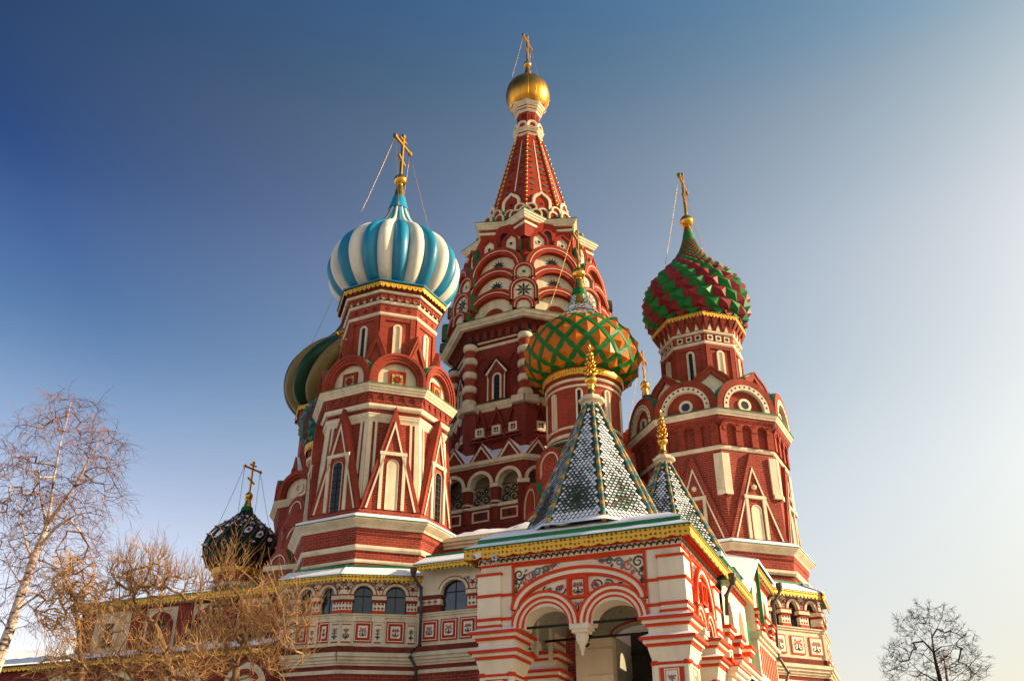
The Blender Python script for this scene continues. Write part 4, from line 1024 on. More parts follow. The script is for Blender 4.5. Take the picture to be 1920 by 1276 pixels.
def upper_arcade():
    oc = Oct(1.33, 62.0)
    T = thing('arcade_gallery', 'shaded upper arcade with zigzag snowy gables round the foot of the tallest tower', 'gallery', (oc.x, oc.y - 7, 14.8))
    for k in (-3, -2, -1, 0, 1):
        f = oc.face(k, 7.6); w = oc.w(7.6) / 2; pitch = 2 * w / 3
        mb = MB(); arcs = [((i - 1) * pitch, pitch / 2 - .28, pitch / 2 - .28) for i in range(3)]
        spandrel(mb, f, -w, w, 20.25, 21.5, arcs, -.5, 0, 'brick_dark', soffit='cream')
        box(mb, f, -w, w, 14.8, 17.9, -.5, .0, 'brick_dark'); wl = mb.build('arcade_wall', T)
        mb = MB(); box(mb, f, -w - .05, w + .05, 21.5, 21.74, -.5, .22, 'cream'); box(mb, f, -w - .03, w + .03, 21.4, 21.5, -.5, .1, 'cream'); mb.build('cornice', T)
        for i in range(3):
            c = (i - 1) * pitch; a = pitch / 2 - .28
            mb = MB(); o = [(c - (a + .2) * cos(pi * q / 14), 20.25 + (a + .2) * sin(pi * q / 14)) for q in range(15)]; ii = [(c - a * cos(pi * q / 14), 20.25 + a * sin(pi * q / 14)) for q in range(15)]
            band3(mb, f, o, ii, -.1, .09, 'cream'); mb.build('archivolt', wl)
            mb = MB(); box(mb, f, c - a, c + a, 17.9, 18.75, -.45, -.1, 'brick_dark'); box(mb, f, c - a, c + a, 18.75, 18.95, -.5, .03, 'cream')
            for e in ((-a + .1, a - .1, 18.55, 18.65), (-a + .1, a - .1, 17.95, 18.05), (-a + .1, -a + .2, 18.05, 18.55), (a - .2, a - .1, 18.05, 18.55)): box(mb, f, c + e[0], c + e[1], e[2], e[3], -.15, -.05, 'cream')
            mb.add([f.p(c - .18, 18.3, -.07), f.p(c, 18.1, -.07), f.p(c + .18, 18.3, -.07), f.p(c, 18.5, -.07)], [(0, 1, 2, 3)], 'interior_dark')
            mb.build('parapet_panel', T)
            mb = MB(); g = f.sh(0, 0, -.30)               # wrought iron scrollwork in the opening
            for (cx_, cy_, r, a0, sg) in ((c - a * .5, 19.3, .3, 0, 1), (c + a * .35, 19.35, .33, pi, -1), (c - a * .35, 19.85, .26, 0, -1), (c + a * .3, 19.95, .24, pi, 1)):
                pts = [g.p(s, t) for s, t in spiral((cx_, cy_), r, a0, 1.3, sg, 16)]; tube(mb, pts, .05, 'iron', 4)
            tube(mb, [g.p(c - a, 20.2), g.p(c + a, 20.2)], .025, 'iron', 4); mb.build('iron_scroll', T)
            mb = MB(); g = f.sh(c, 21.74, 0)
            kok(mb, g, pitch * .46, 1.25, [(0, 0, 'brick_dark'), (.1, .03, 'cream'), (.2, -.04, 'brick_dark'), (.22, -.06, 'brick_dark')], 2.0, 'gable', 'snow', 8); mb.build('gable', T)
        for i in range(4):
            s = -w + i * pitch; a = .28
            if i in (0, 3): continue
            mb = MB(); x, y, _ = f.p(s, 0, -.22)
            lathe(mb, x, y, [(.30, 17.9), (.30, 20.0)], 14, 0, 'brick_dark', True)
            for z, h, r in ((18.75, .14, .38), (19.05, .1, .35)): lathe(mb, x, y, [(.28, z), (r, z + .02), (r, z + h), (.28, z + h + .02)], 14, 0, 'cream', True)
            box(mb, f, s - .3, s + .3, 20.0, 20.25, -.52, .06, 'cream'); mb.build('column', T)
        c = oc.corner(k, 7.5); mb = MB(); box(mb, c, -.33, .33, 14.8, 21.5, -.45, .04, 'brick_dark'); box(mb, c, -.38, .38, 20.0, 20.25, -.45, .08, 'cream'); mb.build('corner_pier', T)
        # inner wall and small square windows above
        f2 = oc.face(k, 6.0); w2 = oc.w(6.0) / 2; mb = MB(); box(mb, f2, -w2, w2, 14.8, 21.5, -.2, 0, 'cream')
        for c_ in (-.3, 1.4):
            o = arch(.35, 1.5, 'round', 10, c_, 17.9); mb.poly([f2.p(a_, b_, .02) for a_, b_ in reversed(o)], 'interior_dark')
        mb.build('inner_wall', T)
        f3 = oc.face(k, 5.63)
        for i in (-1, 0, 1):
            s = i * 1.22 + .1
            o = [(s - .3, 24.25), (s - .3, 24.85), (s + .3, 24.85), (s + .3, 24.25), (s - .3, 24.25)]; ii = [(s - .17, 24.38), (s - .17, 24.72), (s + .17, 24.72), (s + .17, 24.38), (s - .17, 24.38)]
            mb = MB(); band3(mb, f3, o, ii, -.1, .12, 'cream'); fo = mb.build('window', T)
            mb = MB(); box(mb, f3, s - .18, s + .18, 24.37, 24.73, 0, .03, 'interior_dark'); box(mb, f3, s - .02, s + .02, 24.37, 24.73, .03, .06, 'cream'); box(mb, f3, s - .18, s + .18, 24.53, 24.57, .03, .06, 'cream'); mb.build('pane', fo)
            mb = MB()
            o = arch(.58, 1.5, 'gable', 8, s, 24.7); ii = arch(.44, 1.15, 'gable', 8, s, 24.7); band3(mb, f3, o, ii, -.1, .09, 'brick_dark')
            box(mb, f3, s - .5, s + .5, 24.05, 24.13, -.1, .22, 'brick_dark'); box(mb, f3, s - .62, s + .62, 23.8, 23.88, -.1, .34, 'brick_dark')
            box(mb, f3, s - .5, s + .5, 24.13, 24.15, -.1, .2, 'snow'); mb.build('niche', T)
    mb = MB(); oc.ring(mb, [(7.4, 21.76), (6.4, 22.6), (5.5, 23.3)], 'snow'); mb.build('snowy_roof', T)
upper_arcade()

# ================================================================== snowy terrace between the towers
def terrace():
    T = thing('terrace', 'flat snow-covered roof terrace with cream cornice behind the porch tent', 'terrace', (0, 48, -1.6))
    P = [(-3.6, 48.64), (8.2, 43.75), (9.5, 50), (7.5, 57), (-4.5, 57)]
    mb = MB(); n = len(P)
    for i in range(n):
        a, b = P[i], P[(i + 1) % n]; mb.quad((a[0], a[1], -1.6), (b[0], b[1], -1.6), (b[0], b[1], 14.6), (a[0], a[1], 14.6), 'brick')
    mb.build('wall', T)
    fr = vfr((P[0][0] + P[1][0]) / 2, (P[0][1] + P[1][1]) / 2, -112.5)
    mb = MB()
    for z0, z1, d in ((14.15, 14.3, .12), (14.3, 14.45, .24), (14.45, 14.62, .36)): box(mb, fr, -6.35, 6.35, z0, z1, -.2, d, 'cream')
    mb.build('cornice', T)
    mb = MB(); m = 34; k = 9
    rnd = random.Random(5); H = [[0.0] * (m + 1) for _ in range(k + 1)]
    vs = []
    for j in range(k + 1):
        for i in range(m + 1):
            u, v = i / m, j / k
            x = P[0][0] + (P[1][0] - P[0][0]) * u; y = P[0][1] + (P[1][1] - P[0][1]) * u
            d = -.34 + v * 6; ed_ = min(1.0, i / 3, (m - i) / 2)
            z = 14.63 + (.02 if j == 0 else ed_ * (.30 + .10 * sin(i * 1.1 + j) + .08 * sin(i * .37 + 2 * j) + rnd.uniform(-.04, .10) + .15 * j))
            vs.append((x + .383 * d, y + .924 * d, z))
    mb.add(vs, [(j * (m + 1) + i, j * (m + 1) + i + 1, (j + 1) * (m + 1) + i + 1, (j + 1) * (m + 1) + i) for j in range(k) for i in range(m)], 'snow', True)
    mb.build('snow', T)
    mb = MB()
    for i in range(9):
        s = -5.2 + i * 1.3
        tube(mb, [fr.p(s, 14.6, -2.2), fr.p(s, 15.9, -2.2)], .02, 'iron', 4)
    for z in (15.4, 15.9): tube(mb, [fr.p(-5.2, z, -2.2), fr.p(5.2, z, -2.2)], .02, 'iron', 4)
    mb.build('railing', T)
terrace()

# ================================================================== galleries
def patterned_post(par, fr, s, w, t0, t1, d=.06):
    mb = MB(); box(mb, fr, s - w / 2, s + w / 2, t0, t1, -.45, d, 'portal_white'); po = mb.build('post', par)
    mb = MB(); box(mb, fr, s - w / 2 - .01, s + w / 2 + .01, t0, t0 + .16, -.46, d + .03, 'portal_red'); box(mb, fr, s - w / 2 - .01, s + w / 2 + .01, t1 - .34, t1 - .22, -.46, d + .03, 'red')
    box(mb, fr, s - w / 2 - .06, s + w / 2 + .06, t1 - .22, t1 - .04, -.46, d + .08, 'cream'); box(mb, fr, s - w / 2 - .08, s + w / 2 + .08, t1 - .04, t1 + .01, -.46, d + .10, 'red')
    mb.build('capital', po)
    mb = MB(); n = 2 if w < .47 else 3; h = (t1 - .30 - t0 - .15); q = w * .92 / n; rows = int(h / q)
    for j in range(rows):
        for i in range(n):
            cs = s - w * .46 + q * (i + .5); ct = t0 + .16 + h * (j + .5) / rows; r = q * .42
            mb.poly([fr.p(cs - r, ct, d + .006), fr.p(cs, ct - r, d + .006), fr.p(cs + r, ct, d + .006), fr.p(cs, ct + r, d + .006)], 'red' if (i + j) % 2 else 'paint_blue')
    mb.build('painted_pattern', po)
def framed_panel(par, fr, s, t0, t1, w, d, seed, red=True):
    mb = MB()
    if red:
        for a, b, k in ((0, d + .05, 'trim_red'), (.055, d + .052, 'portal_white'), (.09, d + .054, 'trim_red')):
            box(mb, fr, s - w / 2 + a, s + w / 2 - a, t0 + a, t1 - a, d - .1, b, k)
        box(mb, fr, s - w / 2 + .2, s + w / 2 - .2, t0 + .2, t1 - .2, d - .1, d + .058, 'portal_white'); e = .22
    elif red is None:
        box(mb, fr, s - w / 2, s + w / 2, t0, t1, d - .1, d + .05, 'portal_red'); box(mb, fr, s - w / 2 + .06, s + w / 2 - .06, t0 + .06, t1 - .06, d - .1, d + .058, 'portal_white'); e = .09
    else:
        box(mb, fr, s - w / 2, s + w / 2, t0, t1, d - .1, d + .03, 'portal_white'); e = .02
        box(mb, fr, s - w / 2, s + w / 2, t0 - .05, t0, d - .1, d + .04, 'trim_red'); box(mb, fr, s - w / 2, s + w / 2, t1, t1 + .04, d - .1, d + .04, 'trim_red')
    po = mb.build('framed_panel', par)
    mb = MB(); floral_panel(mb, fr, s - w / 2 + e, s + w / 2 - e, t0 + e, t1 - e, d + .064, seed); mb.build('painted_flowers', po)
def gallery_bay(T, fr, s0, s1, posts, arches, panels, eave=11.93, ed=.32, roof_back=.55, roof_rise=.50, zs=10.2, spring=11.06, open_=False, lower=True, ext=(0, 0)):
    mb = MB()
    spandrel(mb, fr, s0, s1, spring, eave - .05, [(c, a, h) for c, a, h in arches], -.45, 0, 'portal_white'); sp = mb.build('arcade_wall', T)
    for c, a, h in arches:
        mb = MB(); o = [(c - (a + .13) * cos(pi * q / 14), spring + (h + .12) * sin(pi * q / 14)) for q in range(15)]; ii = [(c - a * cos(pi * q / 14), spring + h * sin(pi * q / 14)) for q in range(15)]
        o2 = [(c - (a + .17) * cos(pi * q / 14), spring + (h + .16) * sin(pi * q / 14)) for q in range(15)]
        band3(mb, fr, o, ii, -.05, .05, 'cream'); band3(mb, fr, o2, o, -.05, .06, 'red'); mb.build('archivolt', sp)
        mb = MB(); q = [(c - a, zs)] + ii + [(c + a, zs)]; mb.poly([fr.p(x, t, -.22) for x, t in reversed(q)], 'glass'); gl = mb.build('window', T)
        mb = MB(); box(mb, fr, c - .02, c + .02, zs, spring + h * .97, -.23, -.19, 'iron'); box(mb, fr, c - a, c + a, spring - .02, spring + .03, -.23, -.19, 'iron'); band3(mb, fr, q + q[:1], [(c + (x - c) * .93, zs + (t - zs) * .97 + .015) for x, t in q + q[:1]], -.22, -.17, 'pipe_brown'); mb.build('window_frame', gl)
    ps = sorted(posts); mb = MB()
    for c, a, h in arches:                                   # painted flowers on the spandrels
        pass
    for s, w in posts:
        ribbon(mb, fr, spiral((s - .14, spring + .34), .13, 0, 1.1, 1), .022, .01, 'paint_black'); ribbon(mb, fr, spiral((s + .14, spring + .34), .13, pi, 1.1, -1), .022, .01, 'paint_black')
        ribbon(mb, fr, spiral((s - .34, spring + .56), .1, 0, 1.0, -1), .02, .01, 'paint_black'); ribbon(mb, fr, spiral((s + .34, spring + .56), .1, pi, 1.0, 1), .02, .01, 'paint_black')
        flower(mb, fr, s, spring + .22, .2, .012, ('paint_rose', 'paint_black')); flower(mb, fr, s - .22, spring + .5, .12, .012); flower(mb, fr, s + .22, spring + .5, .12, .012)
    mb.build('painted_flowers', sp)
    for s, w in posts: patterned_post(T, fr, s, w, zs, spring)
    mb = MB()
    box(mb, fr, s0, s1, zs - .06, zs, -.5, .16, 'cream'); box(mb, fr, s0, s1, zs, zs + .012, -.5, .17, 'roof_green')
    box(mb, fr, s0, s1, zs - .16, zs - .06, -.5, .10, 'cream'); mb.build('sill', T)
    mb = MB(); box(mb, fr, s0, s1, 8.75, zs - .16, -.5, .04, 'cream'); pw = mb.build('parapet', T)
    for s, w, kind, sd in panels:
        if kind == 'sq': framed_panel(pw, fr, s, 8.93, 9.87, w, .04, sd)
        elif kind == 'plain': framed_panel(pw, fr, s, 8.93, 9.80, w, .04, sd + 1, None)
        else:
            mb = MB(); box(mb, fr, s - w * .85, s + w * .85, 8.76, 10.0, -.1, .10, 'cream'); box(mb, fr, s - w * .95, s + w * .95, 9.84, 10.03, -.1, .14, 'cream'); mb.build('pilaster', pw)
            framed_panel(pw, fr, s, 8.95, 9.68, w * .95, .10, sd, False)
    mb = MB(); box(mb, fr, s0, s1, 8.47, 8.75, -.5, .07, 'brick_dark'); mb.build('brick_band', T)
    mb = MB()
    for z0, z1, d in ((7.92, 8.02, .06), (8.02, 8.14, .14), (8.14, 8.28, .23), (8.28, 8.45, .32)): box(mb, fr, s0, s1, z0, z1, -.5, d, 'cream')
    box(mb, fr, s0, s1, 8.45, 8.462, -.5, .33, 'roof_green')
    box(mb, fr, s0, s1, 7.56, 7.72, -.5, .10, 'cream'); mb.build('cornice', T)
    mb = MB(); box(mb, fr, s0, s1, 7.72, 7.92, -.5, .02, 'brick_dark'); box(mb, fr, s0, s1, -1.6, 7.56, -.5, .0, 'brick'); mb.build('lower_wall', T)
    mb = MB(); e0, e1 = s0 - ext[0], s1 + ext[1]
    box(mb, fr, e0, e1, eave - .03, eave + .03, -.5, ed + .02, 'roof_green')
    mb.build('eave', T)
    mb = MB()
    A = [fr.p(e0, eave + .035, ed), fr.p(e1, eave + .035, ed), fr.p(e1 - ext[1], eave + roof_rise, -roof_back), fr.p(e0 + ext[0], eave + roof_rise, -roof_back)]
    B = [fr.p(e0, eave + .10, ed - .03), fr.p(e1, eave + .10, ed - .03), fr.p(e1 - ext[1], eave + roof_rise + .09, -roof_back), fr.p(e0 + ext[0], eave + roof_rise + .09, -roof_back)]
    mb.add(B + A, [(0, 1, 2, 3), (4, 5, 1, 0), (5, 6, 2, 1), (7, 4, 0, 3)], 'snow'); mb.build('snow', T)
    mb = MB(); a_, b_, c_, d_ = [fr.p(q0, eave + roof_rise + q1, -roof_back - .01) for q0, q1 in ((e0 + ext[0], -.1), (e1 - ext[1], -.1), (e1 - ext[1], .2), (e0 + ext[0], .2))]; mb.quad(a_, b_, c_, d_, 'roof_green'); mb.build('roof_flashing', T)
    mb = MB(); valance(mb, fr, e0 + .02, e1 - .02, eave - .02, .30, ed, .22); mb.build('valance', T)
def downpipe(par, pts, r=.075):
    mb = MB(); tube(mb, pts, r, 'pipe_brown', 8)
    p = pts[0]; lathe(mb, p[0], p[1], [(.08, p[2] - .3), (.16, p[2] - .05), (.17, p[2] + .1), (.05, p[2] + .1)], 10, 0, 'pipe_brown', False)
    for q in pts[2:-1]: lathe(mb, q[0], q[1], [(r, q[2] - .05), (r * 1.4, q[2]), (r, q[2] + .05)], 8, 0, 'pipe_brown')
    mb.build('downpipe', par)
def left_gallery():
    T = thing('gallery', 'glazed gallery wrapped round the foot of the blue and white domed tower', 'gallery', (-6, 45.4, -1.6), 'painted galleries round the towers')
    A = vfr(-5.92 + .03, 45.05 + .32, -83.4)
    gallery_bay(T, A, -1.98, 2.6, [(-1.75, .5), (-.28, .56), (1.25, .5)], [(-1.02, .46, .46), (.47, .48, .46)], [(-1.68, .42, 'nar', 0), (-.93, .84, 'sq', 1), (-.25, .30, 'nar', 1), (.55, .84, 'sq', 2), (1.26, .30, 'nar', 2)], ext=(.12, 0))
    B = vfr(-9.46 + .1, 45.40 + .3, -109.6)
    gallery_bay(T, B, -1.75, 1.62, [(1.4, .5), (.25, .36), (-.85, .36)], [(.83, .36, .42), (-.30, .36, .42), (-1.4, .34, .42)], [(1.42, .36, 'nar', 1), (.83, .62, 'sq', 0), (.25, .28, 'nar', 2), (-.32, .62, 'sq', 1), (-.88, .28, 'nar', 0), (-1.4, .6, 'sq', 2)], ext=(0, .12))
    # link towards the porch
    C = vfr(-1.6, 44.17, -112.6)
    gallery_bay(T, C, -2.95, 3.2, [(-.22, .42), (1.75, .42)], [(-1.15, .62, .52), (.72, .62, .52)], [(-2.3, .84, 'sq', 0), (-1.32, .84, 'sq', 1), (-.36, .84, 'sq', 2), (.6, .84, 'sq', 0), (1.6, .84, 'sq', 1)], eave=12.28, ed=.75, roof_rise=.62, roof_back=.5, spring=11.12)
    mb = MB(); box(mb, C, -2.95, -1.80, 10.2, 11.12, -.45, .03, 'brick_dark'); box(mb, C, -2.97, -1.78, 11.0, 11.2, -.45, .1, 'cream'); box(mb, C, -2.97, -1.79, 10.55, 10.8, -.45, .08, 'cream'); 
    for i in range(3): flower(mb, C, -2.65 + i * .3, 10.62, .15, .09, ('paint_rose', 'paint_blue'))
    mb.build('brick_pier', T)
    mb = MB(); o = arch(1.75, 1.25, 'ellipse', 20, 1.9, 6.2); ii = arch(1.38, .95, 'ellipse', 20, 1.9, 6.2); i2 = arch(1.25, .82, 'ellipse', 20, 1.9, 6.2)
    band3(mb, C, o, ii, 0, .08, 'brick_dark'); band3(mb, C, ii, i2, 0, .05, 'roof_green'); mb.poly([C.p(a, b, .03) for a, b in reversed(i2)], 'cream'); mb.build('blind_arch', T)
    g = C.sh(-2.78, 0, .78)
    downpipe(T, [g.p(-.1, 12.05, 0), g.p(-.1, 11.8, 0), g.p(.15, 11.3, -.35), g.p(.15, 10.2, -.45), g.p(.15, 8.75, -.45), g.p(-.15, 8.45, -.25), g.p(-.15, 8.2, -.2), g.p(.0, 7.8, -.5), g.p(.0, -1.5, -.55)])
left_gallery()
def right_gallery():
    T = thing('gallery', 'open gallery with painted posts at far right below the red and green domed tower', 'gallery', (14, 48.2, -1.6), 'painted galleries round the towers')
    A = vfr(13.84 - .12, 47.79 + .28, -65.7)
    ps = [(-.98, .5), (.0, .5), (.98, .52), (-1.75, .4)]
    ps = [(-1.62, .46), (-.48, .52), (.62, .52), (1.6, .34)]
    gallery_bay(T, A, -3.2, 1.8, ps, [(-1.05, .30, .42), (.07, .30, .42), (1.17, .30, .42), (-2.3, .3, .42)], [(-1.1, .80, 'plain', 1), (0.02, .80, 'plain', 0), (1.12, .80, 'plain', 1)], ext=(0, .15))
    B = vfr(16.05 - .28, 50.0 + .12, -21.6)
    gallery_bay(T, B, -1.62, 1.7, [(-1.45, .36), (-.35, .5), (.75, .5)], [(-.9, .30, .42), (.2, .30, .42), (1.2, .3, .42)], [(-1.0, .8, 'plain', 2), (.1, .8, 'plain', 1), (1.1, .7, 'plain', 0)], ext=(.15, 0))
right_gallery()

# ================================================================== entrance porch
PN = -112.6
PF = vfr(2.15, 31.56, PN)                        # front wall plane, s = 0 at the middle
PHW, PDEP = 3.47, 5.15                           # half width, depth
def pframe(s, d): q = PF.p(s, 0, d); return q
SIDE = vfr(*pframe(PHW, -PDEP / 2)[:2], PN + 90) # right flank, s = 0 at its middle
LEFT = vfr(*pframe(-PHW, -PDEP / 2)[:2], PN - 90)
BACK = vfr(*pframe(0, -PDEP)[:2], PN + 180)
def ring_arch(c, a, h, t0, n=20): return [(c - a * cos(pi * i / n), t0 + h * sin(pi * i / n)) for i in range(n + 1)]
def wave_band(mb, fr, s0, s1, t, h, d):
    n = int((s1 - s0) / .2); w = (s1 - s0) / n
    for i in range(n):
        a = s0 + w * i
        ribbon(mb, fr, [(a + w * x, t + h * .42 * (-cos(2 * pi * x) if x < .75 else .2)) for x in (0, .12, .25, .38, .5, .62, .75, .85, 1.05)], .038, d, 'paint_black')
def porch_face(T, fr, hw, detail=True):
    """double arch under a broad relieving arch, from pier to pier"""
    sp, hs = 6.82, hw / 2
    ro, ri = hs + .04, hs - .36                  # outer and inner radius of the small arches
    mb = MB(); spandrel(mb, fr, -hw - .05, hw + .05, sp, 8.9, [(-hs, ri, ri * .82), (hs, ri, ri * .82)], -.8, 0, 'portal_white', n=18)
    ar = mb.build('arcade_wall', T)
    for c in (-hs, hs):
        mb = MB(); r = ro; steps = [(.085, .13, 'portal_red'), (.10, .10, 'portal_white'), (.08, .09, 'portal_red'), (.09, .05, 'portal_white'), (.06, .04, 'portal_red')]
        for w, d, key in steps:
            f = ro / .95 
            hh = lambda q: q * .97
            band3(mb, fr, [(max(-hw, min(hw, x)), y) for x, y in ring_arch(c, r, hh(r), sp)], [(max(-hw, min(hw, x)), y) for x, y in ring_arch(c, r - w, hh(r - w), sp)], -.05, d, key); r -= w
        mb.build('archivolt', ar)
    mb = MB(); r, hh = hw + .02, 1.22 if hw > 2 else 1.45
    for w, d, key in ((.10, .17, 'portal_red'), (.13, .13, 'portal_white'), (.09, .11, 'portal_red')):
        band3(mb, fr, ring_arch(0, r, hh, 7.43, 30), ring_arch(0, r - w, hh - w, 7.43, 30), -.05, d, key); r -= w; hh -= w
    mb.build('relieving_arch', ar)
    # panel and painted scrolls
    mb = MB()
    for o, i_, k, d in ((.36, .27, 'portal_red', .12), (.27, .20, 'portal_red', .08)):
        band3(mb, fr, [(-o, 7.62), (-o, 8.34), (o, 8.34), (o, 7.62), (-o, 7.62)], [(-i_, 7.62 + o - i_), (-i_, 8.34 - o + i_), (i_, 8.34 - o + i_), (i_, 7.62 + o - i_), (-i_, 7.62 + o - i_)], -.05, d, k)
    po = mb.build('carved_panel', ar)
    mb = MB(); floral_panel(mb, fr, -.2, .2, 7.72, 8.24, .02, 2); floral_panel(mb, fr, -.16, .16, 7.15, 7.58, .02, 1)
    q = hw / 2.3
    for sg in (-1, 1):
        for x, t, r, a0, e in ((.62, 7.98, .21, 0, 1), (1.04, 7.93, .20, 2, -1), (1.42, 7.84, .16, 1, 1), (.48, 7.70, .10, 3, -1), (1.72, 7.70, .11, 1, 1)):
            s = sg * x * q; ribbon(mb, fr, spiral((s, t), r, a0, 1.2, e * sg), .026, .02, 'paint_black')
            for w in (-.5, .25, 1.0): petal(mb, fr, s - sg * r * .3, t - r * .1, r * .85, pi / 2 - sg * (.9 - w), .022, 'paint_rose' if (e > 0) == (w > 0) else 'paint_grey', .5)
            petal(mb, fr, s, t - r * .9, r * .5, -pi / 2 + sg, .022, 'paint_black', .35)
        ribbon(mb, fr, [(sg * (1.80 + .075 * i) * q, 7.68 - .06 * i + .025 * sin(i * 2.2)) for i in range(7)], .04, .02, 'paint_black')
        ribbon(mb, fr, [(sg * (1.70 + .075 * i) * q, 7.58 - .06 * i + .025 * sin(i * 2.2 + 2)) for i in range(7)], .03, .02, 'paint_grey')
        for x, t, r, a0, e, col in ((2.06, 8.60, .20, 0, 1, 'paint_black'), (2.14, 8.24, .14, 2, -1, 'paint_olive'), (2.2, 7.98, .09, 1, 1, 'paint_black'), (1.74, 8.50, .18, 1, 1, 'paint_rose'), (1.42, 8.66, .15, 3, -1, 'paint_grey'), (1.10, 8.72, .12, 0, 1, 'paint_olive'), (.82, 8.78, .08, 0, -1, 'paint_rose')):
            s = sg * x * q; ribbon(mb, fr, spiral((s, t), r, a0, 1.4, e * sg), .036, .02, col); petal(mb, fr, s + sg * r, t - r * .6, r * 1.2, -pi / 2 - .5 * sg, .022, col)
            petal(mb, fr, s - sg * r * .9, t + r * .2, r * .8, pi / 2 + .7 * sg, .022, 'paint_grey', .3)
        ribbon(mb, fr, [(sg * x * q, t) for x, t in ((2.2, 8.0), (2.0, 8.36), (1.7, 8.62), (1.35, 8.74), (1.0, 8.80), (.6, 8.83))], .016, .018, 'paint_black')
        petal(mb, fr, sg * .68 * q, 8.775, .46, 0 if sg > 0 else pi, .02, 'paint_grey' if sg > 0 else 'paint_rose', .16)
    mb.build('painted_scrolls', ar)
    # entablature
    mb = MB(); box(mb, fr, -hw - .02, hw + .02, 8.86, 8.95, -.05, .06, 'portal_red')
    for s in (-hw, hw - .07): box(mb, fr, s, s + .07, 7.4, 8.9, -.05, .05, 'portal_red')
    mb.build('frame', ar)
    # pendant and tie rod
    mb = MB(); x, y, _ = fr.p(0, 0, -.25)
    box(mb, fr, -.32, .32, 6.66, 6.84, -.58, .08, 'portal_white'); box(mb, fr, -.26, .26, 6.56, 6.66, -.52, .03, 'portal_white')
    lathe(mb, x, y, [(.05, 6.05), (.10, 6.1), (.09, 6.17), (.17, 6.27), (.22, 6.4), (.21, 6.53), (.25, 6.58)], 8, 22.5, 'portal_white')
    lathe(mb, x, y, [(.01, 5.86), (.05, 5.91), (.06, 6.02), (.05, 6.07)], 8, 0, 'portal_white')
    mb.build('pendant', T)
    mb = MB(); tube(mb, [fr.p(-hw, 6.9, -.35), fr.p(hw, 6.9, -.35)], .045, 'iron', 6); mb.build('tie_rod', T)
def band_box(mb, cx, cy, hx, hy, z0, z1, key, fr=None):
    box(mb, fr or PF, cx - hx, cx + hx, z0, z1, cy - hy, cy + hy, key)
